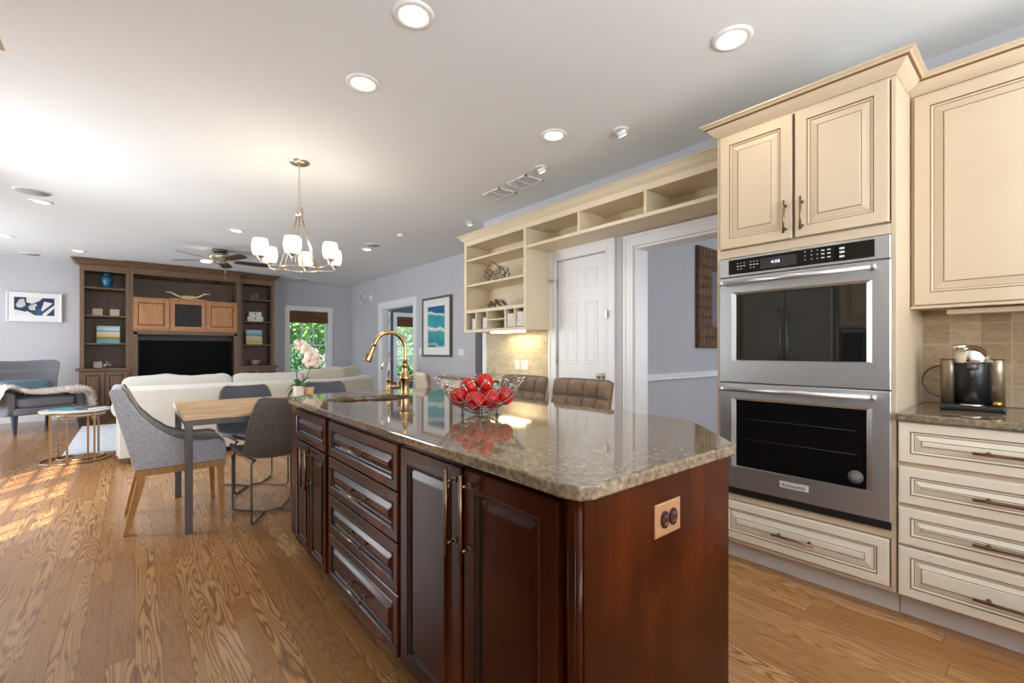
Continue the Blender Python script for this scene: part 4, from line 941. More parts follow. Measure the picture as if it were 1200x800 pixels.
t = empty('refrigerator', (-.8, 1.935, 0), 'stainless french door refrigerator facing the oven', 'refrigerator')
mb = MB(); mb.box(-1.08, -.52, 1.475, 2.395, .02, 1.85); obj('cabinet_body', mb, 'gunmetal', t)
for y0, y1, hy in ((1.480, 1.932, 1.90), (1.938, 2.390, 1.97)):
    mb = MB(); mb.box(-.519, -.46, y0, y1, .72, 1.84); d = obj('door', mb, 'steel', t, bev=.012)
    h = MB(); h.cyl((-.42, hy, .85), (-.42, hy, 1.65), .012, 14); h.cyl((-.46, hy, .9), (-.42, hy, .9), .009); h.cyl((-.46, hy, 1.6), (-.42, hy, 1.6), .009); obj('handle', h, 'steel', d)
mb = MB(); mb.box(-.519, -.46, 1.480, 2.390, .06, .71); d = obj('freezer_drawer', mb, 'steel', t, bev=.012)
h = MB(); h.cyl((-.42, 1.6, .62), (-.42, 2.27, .62), .012, 14); h.cyl((-.46, 1.65, .62), (-.42, 1.65, .62), .009); h.cyl((-.46, 2.22, .62), (-.42, 2.22, .62), .009); obj('handle', h, 'steel', d)
t = empty('microwave', (-.8, 1.01, .80), 'black built-in microwave in the left cabinets', 'microwave')
mb = MB(); mb.box(-1.08, -.52, .60, 1.42, .815, 1.385); obj('case', mb, 'steel', t)
mb = MB(); mb.box(-.52, -.50, .62, 1.22, .84, 1.36); d = obj('door', mb, 'blackglass', t, bev=.004)
mb = MB(); mb.box(-.52, -.505, 1.235, 1.41, .84, 1.36); obj('control_panel', mb, 'black', t, bev=.002)

# ================================================================== COUNTER STOOLS
def stool_proto():
    t = empty('counter_stool', (0, 0, 0), 'x', 'bar stool', 'tufted brown counter stools')
    # faces -Y locally; seat .66 high, back top 1.00
    W2, cols, rows = .235, 4, 3; z0, z1 = .68, 1.00
    mb = MB(); nu, nv = 48, 30; H = z1-z0
    def back_pt(u, v, side):
        x = (u-.5)*2*W2; z = z0+v*H; y = .20+.06*v-.05*(abs(u-.5)*2)**2.2
        edge = min(1, min(u, 1-u)*9, )*1.0; ed = min(1.0, (min(u, 1-u)*14)**.5, (min(1-v, v+.2)*10)**.5)
        if side == 0:
            fu = abs(sin(pi*cols*u)); fv = abs(sin(pi*rows*v)); puff = .030*(min(fu, 1)**.45)*(min(fv, 1)**.45)
            y -= .022*ed+puff*ed
        else: y += .030*ed
        rz = .03*max(0, abs(u-.5)*2-.75)**1.0*v; return (x, y, z-.05*max(0, abs(u-.5)*2-.8)*v)
    b = len(mb.v)
    for side in (0, 1):
        for i in range(nu+1):
            for j in range(nv+1): mb.v.append(back_pt(i/nu, j/nv, side))
    n1 = (nu+1)*(nv+1)
    for side in (0, 1):
        for i in range(nu):
            for j in range(nv):
                a = b+side*n1+i*(nv+1)+j; f = (a, a+nv+1, a+nv+2, a+1); mb.face(f if side == 0 else f[::-1], 0 if side == 0 else 1, True)
    for i in range(nu):
        for j in (0, nv): a = b+i*(nv+1)+j; mb.face((a, a+n1, a+n1+nv+1, a+nv+1), 0, True)
    for j in range(nv):
        for i in (0, nu): a = b+i*(nv+1)+j; mb.face((a, a+1, a+1+n1, a+n1), 0, True)
    obj('backrest', mb, ['suede', 'tanside'], t)
    mb = MB(); mb.soft((0, 0, .635), .23, .22, .05, 5, 10); obj('seat', mb, 'suede', t)
    for sx in (-1, 1):
        mb = MB(); mb.bar((sx*.19, .19, .62), (sx*.19, .222, .84), .03, .02); obj('back_support', mb, 'chairleg', t)
        for sy in (-1, 1):
            mb = MB(); mb.bar((sx*.18, sy*.16, .59), (sx*.21, sy*.20, 0), .035, .035, 0, (0, 1, 0), .025, .025); obj('leg', mb, 'chairleg', t)
    mb = MB(); mb.cyl((-.20, -.185, .2), (.20, -.185, .2), .009); mb.cyl((-.20, .185, .2), (.20, .185, .2), .009); mb.cyl((-.2, -.185, .2), (-.2, .185, .2), .009); mb.cyl((.2, -.185, .2), (.2, .185, .2), .009); obj('footrest', mb, 'nickel', t)
    return t
st = stool_proto()
# local -Y (front) -> world -X : rotate by -90deg
st.location = (1.87, 1.83, 0); st.rotation_euler = (0, 0, -pi/2); st['label'] = 'tufted brown suede counter stool nearer the oven, in front of the white door'
dup(st, (1.87, 2.36, 0), -pi/2, 'tufted brown suede counter stool behind the fruit bowl, in front of the tiles')
dup(st, (2.06, 3.33, 0), radians(68), 'tufted counter stool turned away at the far end of the island, tan back showing')

# ================================================================== DINING TABLE
t = empty('dining_table', (1.0, 4.02, 0), 'rectangular dining table with pale wood top and grey metal legs', 'dining table')
tx0, tx1, ty0, ty1 = .235, 1.80, 3.53, 4.515
mb = MB(); mb.box(tx0, tx1, ty0, ty1, .725, .760); obj('tabletop', mb, 'tabletop', t, bev=.003)
mb = MB(); 
for a in ((tx0+.01, tx1-.01, ty0+.01, ty0+.045), (tx0+.01, tx1-.01, ty1-.045, ty1-.01), (tx0+.01, tx0+.045, ty0+.045, ty1-.045), (tx1-.045, tx1-.01, ty0+.045, ty1-.045)): mb.box(*a, .688, .725)
obj('apron', mb, 'gunmetal', t)
for xx in (tx0+.01, tx1-.052):
    for yy in (ty0+.01, ty1-.052): mb = MB(); mb.box(xx, xx+.042, yy, yy+.042, 0, .690); obj('leg', mb, 'gunmetal', t, bev=.002)

# grey dining chair at the head of the table, faces +X
t = empty('dining_chair', (.2, 4.02, 0), 'grey tweed dining chair with swooping sides and honey wooden legs at the table end', 'chair')
side = [(-.002, .404), (-.125, .912), (-.110, .930), (-.062, .930), (-.050, .915), (-.030, .860), (.030, .752), (.100, .672), (.185, .602), (.27, .566), (.36, .553), (.455, .553), (.490, .530), (.497, .480), (.497, .405)]
y0, y1 = 3.745, 4.295
for ya, yb_ in ((y0, y0+.038), (y1-.038, y1)):
    mb = MB(); mb.prism([(x, ya, z) for x, z in side], (0, 1, 0), yb_-ya); obj('side_panel', mb, 'gfab', t, bev=.008)
mb = MB(); bk = [(.0, .404), (-.123, .912), (-.108, .932), (-.066, .932), (-.050, .905), (.03, .55), (.06, .52), (.06, .404)]; mb.prism([(x, y0+.038, z) for x, z in bk], (0, 1, 0), y1-y0-.076); obj('backrest', mb, 'gfab', t, bev=.012)
mb = MB(); mb.soft((.275, (y0+y1)/2, .492), .225, (y1-y0)/2-.036, .055, 6, 12); obj('seat_cushion', mb, 'taupe', t)
mb = MB(); mb.box(.02, .497, y0+.04, y1-.04, .404, .46); obj('seat_base', mb, 'gfab', t)
mb = MB()
for ya in (y0+.006, y1-.032): mb.box(.03, .485, ya, ya+.026, .362, .403)
for xa in (.0, .468): mb.box(xa, xa+.026, y0+.01, y1-.01, .362, .403)
obj('seat_rail', mb, 'chairleg', t, bev=.002)
for yy in (y0+.022, y1-.022):
    mb = MB(); mb.bar((.462, yy, .403), (.474, yy, 0), .044, .036, 0, (0, 1, 0), .026, .026); obj('leg', mb, 'chairleg', t, bev=.002)
    mb = MB(); mb.bar((.028, yy, .403), (.030, yy, .33), .044, .056, 0, (0, 1, 0), .044, .056); mb.bar((.030, yy, .335), (-.045, yy, 0), .044, .054, 0, (0, 1, 0), .028, .030); obj('leg', mb, 'chairleg', t, bev=.002)

mb = MB(); mb.prism([(x, y0+.036, z) for x, z in ((.03, .56), (-.055, .90), (-.035, .905), (.012, .80), (.075, .60), (.08, .56))], (0, 1, 0), y1-y0-.072); obj('inner_pad', mb, 'taupe', t, bev=.006)
for ya in (y0+.036, y1-.036):
    mb = MB(); mb.tube([(x, ya, z+.003) for x, z in side[3:13]], .006, 8); obj('piping', mb, 'taupe', t)
# bucket chairs
def bucket_proto():
    t = empty('bucket_chair', (0, 0, 0), 'x', 'chair', 'charcoal bucket dining chairs')
    # local forward = +Y
    prof = [(.235, .445, .20), (.20, .455, .215), (.10, .445, .225), (0, .432, .23), (-.10, .432, .235), (-.165, .450, .235), (-.205, .495, .235), (-.230, .56, .232), (-.25, .64, .225), (-.268, .72, .212), (-.285, .80, .192), (-.292, .835, .172), (-.294, .845, .150)]
    nu = 16; mb = MB(); k = len(prof)
    def P(i, j, s_):
        y, z, w_ = prof[i]; u = -1+2*j/nu; a = prof[max(i-1, 0)]; b = prof[min(i+1, k-1)]; tn = Vector((0, b[0]-a[0], b[1]-a[1])).normalized(); nrm = Vector((0, tn.z, -tn.y)) # towards sitter/up
        curl = .045*abs(u)**2.6; v = Vector((u*w_, y, z))+nrm*(curl); return v-nrm*s_
    for s_ in (0, .022):
        for i in range(k):
            for j in range(nu+1): mb.v.append(tuple(P(i, j, s_)))
    n1 = k*(nu+1)
    for s_ in (0, 1):
        for i in range(k-1):
            for j in range(nu):
                a = s_*n1+i*(nu+1)+j; mb.face((a, a+1, a+nu+2, a+nu+1), s_, True)
    for i in range(k-1):
        for j in (0, nu): a = i*(nu+1)+j; mb.face((a, a+nu+1, a+nu+1+n1, a+n1), 0, True)
    for j in range(nu):
        for i in (0, k-1): a = i*(nu+1)+j; mb.face((a, a+1, a+1+n1, a+n1), 0, True)
    sh = obj('shell', mb, ['slate', 'slateback'], t, weld=True, subsurf=1)
    mb = MB(); loop = [P(i, 0, .011) for i in range(k)]+[P(k-1, j, .011) for j in range(1, nu)]+[P(i, nu, .011) for i in range(k-1, -1, -1)]+[P(0, j, .011) for j in range(nu-1, 0, -1)]
    mb.tube(loop, .012, 8, closed=True); obj('piping', mb, 'slateback', sh)
    q = .205; r = .0075
    legs = {(-1, -1): (-q, -q), (1, -1): (q, -q), (-1, 1): (-q, q), (1, 1): (q, q)}
    for (sx, sy), (x, y) in legs.items():
        mb = MB(); c = Vector((sx*.055, 0, .010)); a = Vector((x, y, .010)); dd = (c-a).normalized()
        mb.tube([(sx*.17, sy*.17, .428), Vector((x-sx*.012, y-sy*.012, .424)), Vector((x, y, .405)), Vector((x, y, .035)), Vector((x, y, .018))+dd*.006, a+dd*.025, c], r, 8); obj('leg', mb, 'gunmetal', t)
    mb = MB(); mb.cyl((-.055, 0, .0105), (.055, 0, .0105), r, 8); mb.tube([(-.17, -.15, .425), (-.17, .15, .425)], r, 8); mb.tube([(.17, -.15, .425), (.17, .15, .425)], r, 8); mb.cyl((-.17, 0, .425), (.17, 0, .425), r, 8); obj('cross_rod', mb, 'gunmetal', t)
    return t
bk = bucket_proto(); bk.location = (.775, 3.655, 0); bk.rotation_euler = (0, 0, radians(7)); bk['label'] = 'charcoal bucket chair on the near side of the dining table, back to the camera'
dup(bk, (.80, 4.46, 0), pi+radians(6), 'charcoal bucket chair across the table, beside the grey armless chair')
dup(bk, (1.46, 4.50, 0), pi+radians(-4), 'charcoal bucket chair across the table, half hidden behind the orchid')

# ================================================================== ORCHID
ox, oy = 1.075, 4.14
t = empty('potted_orchid', (ox, oy, .76), 'cream orchid with dark stake in a small white pot on the table', 'potted plant')
mb = MB(); mb.lathe([(.036, .761), (.040, .765), (.048, .868), (.050, .872), (.045, .872), (.043, .85), (.001, .85)], (ox, oy, 0), 28, cap=False); obj('pot', mb, 'porcelain', t)
def leaf(mb, p0, d, up, ln, wd, droop, seg=10):
    p0, d = Vector(p0), Vector(d).normalized(); sdv = d.cross(ZP).normalized(); b = len(mb.v)
    for i in range(seg+1):
        s_ = i/seg; c = p0+d*ln*s_+ZP*(up*s_-droop*s_*s_); w_ = wd*sin(pi*min(1, s_*.93+.06))**.7
        mb.v += [tuple(c-sdv*w_+ZP*w_*.35), tuple(c), tuple(c+sdv*w_+ZP*w_*.35)]
    for i in range(seg):
        a = b+i*3; mb.face((a, a+1, a+4, a+3), 0, True); mb.face((a+1, a+2, a+5, a+4), 0, True)
for d, up, ln, wd, dr_ in (((-1, .3, 0), .10, .10, .028, .16), ((1, -.5, 0), .14, .09, .028, .06), ((.2, -1, 0), .10, .10, .026, .10), ((-.5, -.8, 0), .12, .07, .024, .05), ((.3, 1, 0), .12, .09, .026, .08), ((-1, .9, 0), .02, .11, .026, .16)):
    mb = MB(); leaf(mb, (ox, oy, .862), d, up, ln, wd, dr_); o = obj('leaf', mb, 'leaf', t); md = o.modifiers.new('s', 'SOLIDIFY'); md.thickness = .002
mb = MB(); mb.tube([(ox-.005, oy, .85), (ox-.012, oy+.005, .95), (ox-.030, oy+.01, 1.10), (ox-.038, oy+.01, 1.24)], .004, 8); obj('stake', mb, 'stem', t)
mb = MB(); mb.tube([(ox+.01, oy, .85), (ox+.05, oy-.03, .93), (ox+.10, oy-.06, 1.08), (ox+.11, oy-.07, 1.16), (ox+.06, oy-.03, 1.23), (ox-.01, oy+.0, 1.26)], [.0035, .003, .003, .0025, .002, .002], 8); obj('flower_stem', mb, 'bark', t)
def bloom(c, r, face, roll=0):
    mb = MB(); c = Vector(c); f = Vector(face).normalized(); u = f.cross(ZP).normalized(); v = u.cross(f)
    for k in range(5):
        a = 2*pi*k/5+roll+pi/2; d = u*cos(a)+v*sin(a); w_ = f.cross(d); b = len(mb.v); big = 1.0 if k in (1, 4) else .92; n = 6
        for i in range(n+1):
            s_ = i/n; hw = r*.46*big*sin(pi*min(1, .12+s_*.80))**.75
            for q in (-1, -.5, 0, .5, 1): mb.v.append(tuple(c+d*r*s_*big+w_*hw*q+f*(.008*sin(pi*s_)-.012*q*q*s_+.003*k)))
        for i in range(n):
            for j in range(4): e = b+i*5+j; mb.face((e, e+1, e+6, e+5), 0, True)
    o = obj('bloom', mb, 'petal', t); md = o.modifiers.new('s', 'SOLIDIFY'); md.thickness = .0015
    q = MB(); q.ball(c+f*.014, r*.16, 10); q.tube([c+f*.012, c+f*.022-v*r*.2], [r*.1, r*.05], 8); obj('lip', q, mat('orchid_lip', (.85, .5, .25), .5), o)
tc_ = Vector((-sin(YAW)*.3-.55, -.8, .05))
for (lx, lz, r, rl, dy) in ((.020, 1.215, .060, .1, 0), (.055, 1.175, .058, .5, -.02), (.095, 1.125, .075, .2, -.03), (.070, 1.085, .065, .9, -.045), (.125, 1.08, .062, .4, -.02), (-.005, 1.225, .045, 1.1, .01)):
    bloom((ox+lx*.9, oy-lx*.5+dy, lz), r, tc_, rl)
mb = MB(); mb.lathe([(.030, .761), (.032, .764), (.040, .85), (.041, .852), (.037, .852), (.036, .84), (.001, .84)], (1.165, 4.155, 0), 24, cap=False); tag(obj('small_pot', mb, 'peach'), 'small peach coloured pot beside the white orchid pot', 'pot')

# ================================================================== CHANDELIER
hx, hy = 1.026, 3.922
t = empty('chandelier', (hx, hy, 1.85), 'six-light satin nickel chandelier with glowing opal shades above the dining table', 'chandelier')
mb = MB(); mb.lathe([(.001, CEIL-.03), (.02, CEIL-.03), (.05, CEIL-.022), (.072, CEIL-.012), (.075, CEIL-.001)], (hx, hy, 0), 32, cap=False); obj('canopy', mb, 'nickel', t)
mb = MB(); z = CEIL-.03; k = 0
while z > 2.37:
    a = (k % 2)*pi/2; mb.tube([(hx+.008*cos(q)*cos(a), hy+.008*cos(q)*sin(a), z-.018+.020*sin(q)) for q in [2*pi*i/12 for i in range(12)]], .0022, 6, closed=True); z -= .033; k += 1
obj('chain', mb, 'nickel', t)
mb = MB(); mb.lathe([(.004, 2.375), (.006, 2.34), (.012, 2.335), (.012, 2.325), (.028, 2.32), (.028, 2.265), (.020, 2.255), (.001, 2.25)], (hx, hy, 0), 24, cap=False); obj('hub', mb, 'nickel', t)
RR = .145; RZ = 1.835
hf_ = Vector((hx, hy, 0)).normalized(); hr_ = Vector((hf_.y, -hf_.x, 0))
mb = MB(); mb.tube([(hx+RR*cos(a), hy+RR*sin(a), RZ) for a in [2*pi*i/48 for i in range(48)]], .006, 8, closed=True); obj('ring', mb, 'nickel', t)
for k in range(6):
    phi = radians(20+60*k); d = hr_*cos(phi)+hf_*sin(phi); c = Vector((hx, hy, 0))
    mb = MB(); mb.tube([c+d*.020+ZP*2.262, c+d*RR+ZP*RZ], .005, 8); mb.ball(c+d*RR+ZP*RZ, .011, 10); mb.tube([c+d*RR+ZP*RZ, c+d*.24+ZP*1.842, c+d*.285+ZP*1.855, c+d*.290+ZP*1.875], .0055, 8); obj('arm', mb, 'nickel', t)
    mb = MB(); mb.lathe([(.008, 1.862), (.012, 1.868), (.009, 1.875), (.030, 1.892), (.032, 1.898)], c+d*.290, 20); obj('cup', mb, 'nickel', t)
    mb = MB(); mb.lathe([(.030, 1.898), (.048, 1.905), (.056, 1.93), (.060, 1.965), (.057, 2.00), (.050, 2.028), (.047, 2.028), (.052, 2.0), (.055, 1.965), (.050, 1.93), (.040, 1.91)], c+d*.290, 28, cap=False); obj('shade', mb, 'shade', t)
    if k % 2 == 0: point('chandelier_bulb', c+d*.290+ZP*2.07, 3.5, WARM, .04)

# ================================================================== CEILING FAN
fx_, fy_ = .996, 8.118
t = empty('ceiling_fan', (fx_, fy_, 2.4), 'nickel ceiling fan with five dark wooden blades and a small light', 'ceiling fan')
mb = MB(); mb.lathe([(.10, CEIL-.001), (.10, CEIL-.02), (.085, CEIL-.04), (.06, CEIL-.045)], (fx_, fy_, 0), 28); obj('canopy', mb, 'gunmetal', t)
mb = MB(); mb.lathe([(.06, CEIL-.045), (.12, CEIL-.065), (.155, CEIL-.095), (.15, CEIL-.13), (.10, CEIL-.155), (.07, CEIL-.16), (.065, CEIL-.20), (.035, CEIL-.215), (.001, CEIL-.22)], (fx_, fy_, 0), 32, cap=False); obj('motor_housing', mb, 'nickel', t)
def blade_set(a0):
    for k in range(5):
        a = radians(a0+72*k); ff_ = Vector((fx_, fy_, 0)).normalized(); d = Vector((ff_.y, -ff_.x, 0))*cos(a)+ff_*sin(a); e = d.cross(ZP); zb = CEIL-.155; c = Vector((fx_, fy_, zb))
        mb = MB(); mb.bar(c+d*.08, c+d*.19, .03, .006); mb.bar(c+d*.17, c+d*.22, .07, .006); obj('blade_iron', mb, 'nickel', t)
        mb = MB(); pts = []; 
        for s_, w_ in ((.19, .045), (.30, .060), (.50, .068), (.62, .066), (.665, .05), (.68, .02)): pts.append((s_, w_))
        poly = [c+d*s_+e*w_+ZP*(w_*.25) for s_, w_ in pts]+[c+d*s_-e*w_-ZP*(w_*.25) for s_, w_ in pts[::-1]]
        mb.prism([p-ZP*.008 for p in poly], ZP, .006); obj('blade', mb, 'walnutdark', t)
blade_set(8)
mb = MB(); lc = Vector((fx_, fy_, 0))-cr_*.17-cf_*.06; mb.lathe([(.001, 2.50), (.06, 2.505), (.075, 2.52), (.06, 2.53)], lc, 24, cap=False); obj('light_dish', mb, mat('fan_lamp', (1, 1, .95), .5, emit=(1, .95, .88), estr=3), t)
mb = MB(); mb.tube([lc+ZP*2.525, lc+(Vector((fx_, fy_, 0))-lc)*.7+ZP*2.53], .012, 8); obj('light_arm', mb, 'nickel', t)
mb = MB(); pc = Vector((fx_, fy_, 0))+cr_*.09-cf_*.02; mb.cyl(pc+ZP*2.53, pc+ZP*2.27, .002, 6); mb.ball(pc+ZP*2.265, .008, 8); obj('pull_chain', mb, 'nickel', t)

# ================================================================== MEDIA WALL
def walnut_crown(mb, path, z0, z1, proj, outs): crown_path(mb, path, z0, z1, proj, outs)
YB = 10.795; YF = 10.25; YC = 10.12
def bookcase(x0, x1, label, shelves):
    t = empty('bookcase', ((x0+x1)/2, 10.5, 0), label, 'bookcase', None)
    mb = MB(); mb.box(x0, x0+.03, YF, YB, .88, 2.60); mb.box(x1-.03, x1, YF, YB, .88, 2.60); mb.box(x0+.03, x1-.03, YF, YB, 2.52, 2.60); mb.box(x0+.03, x1-.03, YB-.015, YB, .88, 2.52)
    mb.box(x0, x0+.055, YF-.01, YF, .88, 2.60); mb.box(x1-.055, x1, YF-.01, YF, .88, 2.60); mb.box(x0+.055, x1-.055, YF-.01, YF, 2.50, 2.60)
    obj('carcass', mb, 'walnutv', t)
    for zz in shelves: mb = MB(); mb.box(x0+.03, x1-.03, YF+.015, YB-.015, zz-.022, zz); obj('shelf', mb, 'walnut', t)
    mb = MB(); mb.box(x0-(.04 if x0 < 0 else 0), x1+(.04 if x0 > 0 else 0), YC-.045, YB, .845, .88); obj('ledge', mb, 'walnut', t, bev=.004)
    mb = MB(); mb.box(x0, x1, YC, YB, .10, .845); mb.box(x0+.01, x1-.01, YC+.01, YB, 0, .10); obj('base_body', mb, 'walnutv', t)
    xm = (x0+x1)/2
    for a, b in ((x0+.03, xm-.005), (xm+.005, x1-.03)):
        mb = MB(); mb.panel((a, YC, .13), (1, 0, 0), ZP, (0, -1, 0), b-a, .69, cherry_rings(.05)); obj('door', mb, ['walnutv', 'dark'], t)
    mb = MB(); s_ = -1 if x0 < 0 else 1
    if x0 < 0: crown_path(mb, [(x0, YB), (x0, YF-.01), (x1, YF-.01)], 2.58, 2.685, .10, [(-1, 0), (-1, -1), (0, -1)])
    else: crown_path(mb, [(x0, YF-.01), (x1, YF-.01), (x1, YB)], 2.58, 2.685, .10, [(0, -1), (1, -1), (1, 0)])
    obj('crown_moulding', mb, ['walnut', 'walnut'], t)
bookcase(-.695, -.065, 'tall walnut bookcase left of the television with the blue vase', (2.235, 1.768, 1.300))
bookcase(1.572, 2.195, 'tall walnut bookcase right of the television beside the window', (2.205, 1.762, 1.300))
t = empty('media_cabinet', (.75, 10.4, 0), 'walnut media cabinet round the television with honey coloured doors', 'cabinet')
x0, x1 = -.063, 1.570
mb = MB(); YD = 10.15
mb.box(x0, x0+.045, YD, YB, 0, 2.60); mb.box(x1-.045, x1, YD, YB, 0, 2.60); mb.box(x0+.045, x1-.045, YD, YB, 2.50, 2.60); mb.box(x0+.045, x1-.045, YB-.015, YB, .6, 2.50)
mb.box(x0+.045, x0+.10, YD+.005, YD+.03, .6, 1.50); mb.box(x1-.10, x1-.045, YD+.005, YD+.03, .6, 1.50); mb.box(x0+.045, x1-.045, YD+.005, YD+.03, 1.46, 1.53)
mb.box(x0+.045, x1-.045, YD-.02, YB, .56, .60); mb.box(x0+.045, x1-.045, YD+.02, YB, .08, .56); mb.box(x0+.045, x1-.045, YD+.06, YB, 0, .08)
obj('carcass', mb, 'walnut', t)
mb = MB(); mb.box(x0+.045, x1-.045, YD+.0, YB-.015, 1.53, 2.10); obj('upper_box', mb, 'orange_oak', t)
for k, (a, b) in enumerate(((-.012, .472), (.500, 1.008), (1.036, 1.520))):
    if k != 1:
        mb = MB(); mb.panel((a, YD, 1.555), (1, 0, 0), ZP, (0, -1, 0), b-a, .515, cherry_rings(.055)); obj('door', mb, ['orange_oak', 'walnut'], t)
    else:
        mb = MB(); 
        for q in ((a, a+.055, 1.555, 2.07), (b-.055, b, 1.555, 2.07), (a+.055, b-.055, 1.555, 1.61), (a+.055, b-.055, 2.015, 2.07)): mb.box(q[0], q[1], YD-.022, YD, q[2], q[3])
        d = obj('door', mb, 'orange_oak', t, bev=.003); mb = MB(); mb.box(a+.055, b-.055, YD-.010, YD-.001, 1.61, 2.015); obj('speaker_cloth', mb, 'speakercloth', d)
for xx in (.455, 1.053): mb = MB(); mb.cyl((xx, YD-.022, 1.62), (xx, YD-.04, 1.62), .007); obj('knob', mb, 'nickel', t)
mb = MB(); crown_path(mb, [(x0, YF-.02), (x0, YD-.002), (x1, YD-.002), (x1, YF-.02)], 2.58, 2.685, .10, [(-1, 0), (-1, -1), (1, -1), (1, 0)]); obj('crown_moulding', mb, ['walnut', 'walnut'], t)
for xx in (.30, .74, 1.18):
    mb = MB(); mb.cyl((xx, YD+.12, 2.50), (xx, YD+.12, 2.485), .03, 16); mb.cyl((xx-.03, YD+.10, 2.485), (xx-.03, YD+.12, 2.46), .018, 12); mb.cyl((xx+.03, YD+.10, 2.485), (xx+.03, YD+.12, 2.46), .018, 12); obj('picture_light', mb, 'black', t)
sp_ = point('shelf_spot', (1.0, YD+.10, 2.45), 2.2, WARM, .02, 90)
mb = MB(); mb.box(.035, 1.472, 10.30, 10.36, .60, 1.375); tv = obj('television', mb, 'black'); tag(tv, 'large black flat television in the media cabinet', 'television')
mb = MB(); mb.box(.05, 1.457, 10.296, 10.2995, .62, 1.362); obj('screen', mb, 'screen', tv)
# things on the shelves
mb = MB(); VX = -.37; vy = 10.45
mb.lathe([(.045, 2.2355), (.05, 2.24), (.062, 2.28), (.080, 2.36), (.082, 2.40), (.070, 2.445), (.045, 2.465), (.040, 2.475), (.050, 2.483), (.052, 2.487)], (VX, vy, 0), 32); v_ = obj('ginger_jar', mb, 'vase'); tag(v_, 'turquoise and navy lidded jar on the top left bookcase shelf', 'vase')
mb = MB(); mb.lathe([(.052, 2.4875), (.056, 2.492), (.045, 2.508), (.020, 2.514), (.001, 2.516)], (VX, vy, 0), 28, cap=False); obj('lid', mb, 'navy', v_)
def standing_card(name, x0, x1, z0, z1, m, label, cat, group=None, y=10.42, lean=.03, t_=.02):
    mb = MB(); mb.prism([(x0, y, z0+.001), (x1, y, z0+.001), (x1, y+lean, z1), (x0, y+lean, z1)], (0, 1, 0), t_); return tag(obj(name, mb, m), label, cat, group)
standing_card('photo_block', -.552, -.425, 1.768, 1.89, 'card', 'left one of two small cream picture blocks on the left bookcase', 'picture block', 'cream picture blocks')
standing_card('photo_block', -.330, -.205, 1.768, 1.89, 'card', 'right one of two small cream picture blocks on the left bookcase', 'picture block', 'cream picture blocks')
A1 = art_mat('sunset_paint', [(0, (.25, .48, .50)), (.22, (.18, .42, .48)), (.30, (.16, .12, .05)), (.36, (.75, .50, .10)), (.52, (.85, .60, .35)), (.62, (.55, .75, .68)), (.70, (.12, .35, .42)), (.78, (.80, .85, .85)), (1, (.35, .60, .66))], 2, 5, .12, 0, .30, (1, 1, 3))
A2 = art_mat('beach_paint', [(0, (.70, .72, .60)), (.15, (.80, .55, .15)), (.40, (.88, .66, .30)), (.52, (.80, .80, .70)), (.60, (.10, .40, .50)), (.75, (.30, .60, .68)), (1, (.62, .78, .85))], 2, 4, .25, 0, .29, (1, 1, 2))
standing_card('canvas_painting', -.50, -.20, 1.301, 1.598, A1, 'small seascape canvas with orange horizon on the left bookcase', 'painting')
standing_card('canvas_painting', 1.72, 2.01, 1.301, 1.592, A2, 'small beach canvas with golden sand on the right bookcase', 'painting')
standing_card('greeting_card', -.540, -.432, .881, .988, 'pinkcard', 'small pink card block on the lowest left bookcase ledge', 'card')
mb = MB(); random.seed(5)
for k in range(14):
    d = Vector((random.gauss(0, 1), random.gauss(0, 1)*.5, random.gauss(0, 1)*.7)).normalized(); mb.tube([(-.36, 10.42, .925), Vector((-.36, 10.42, .925))+d*.05], [.004, .006], 6); mb.ball(Vector((-.36, 10.42, .925))+d*.055, .009, 8)
zmin = min(v[2] for v in mb.v); mb.v = [(v[0], v[1], v[2]-zmin+.881) for v in mb.v]; tag(obj('jack_ornament', mb, 'chrome'), 'small dark metal twig ornament beside the pink card', 'ornament')
mb = MB(); c = Vector((1.87, 10.45, 2.28))
for k in range(3):
    R_ = Euler((k*1.05+.4, k*.8, k*.6)).to_matrix(); mb.tube([c+R_ @ Vector((.072*cos(a), .072*sin(a), 0)) for a in [2*pi*i/28 for i in range(28)]], .006, 8, closed=True)
zmin = min(v[2] for v in mb.v); mb.v = [(v[0], v[1], v[2]-zmin+2.206) for v in mb.v]; tag(obj('knot_ornament', mb, 'nickel'), 'silver open ring knot on the top right bookcase shelf', 'ornament')
for k, (a, b, z0, z1, lb) in enumerate(((1.735, 2.015, 1.763, 1.865, 'lower of two stacked white keepsake boxes on the right bookcase'), (1.765, 1.985, 1.866, 1.955, 'upper, smaller of two stacked white keepsake boxes on the right bookcase'))):
    mb = MB(); mb.box(a, b, 10.36, 10.36+(b-a)*.8, z0, z1); q = tag(obj('keepsake_box', mb, 'paper', bev=.003), lb, 'box', 'white keepsake boxes')
    mb = MB(); mb.lathe([(.014, 10.36), (.014, 10.352), (.001, 10.350)], ((a+b)/2, 0, (z0+z1)/2+.01), 14, ax='Y', cap=False); obj('clasp', mb, 'wire', q)
mb = MB(); mb.lathe([(.06, .881), (.065, .886), (.108, .985), (.103, .985), (.06, .90), (.001, .90)], (1.885, 10.42, 0), 28, cap=False); tag(obj('bowl', mb, mat('taupe_bowl', (.36, .27, .24), .5)), 'taupe flared bowl on the lowest right bookcase ledge', 'bowl')
mb = MB(); bz = 2.102
mb.soft((.76, 10.24, bz+.045), .10, .05, .044, 3, 8)
for s_ in (-1, 1):
    mb.tube([(.76+s_*.06, 10.24, bz+.04), (.76+s_*.16, 10.24, bz+.07), (.76+s_*.25, 10.24, bz+.125), (.76+s_*.33, 10.24, bz+.135)], [.03, .02, .014, .006], 8); mb.tube([(.76+s_*.06, 10.23, bz+.015), (.76+s_*.18, 10.22, bz+.013), (.76+s_*.28, 10.22, bz+.02)], [.014, .010, .004], 8)
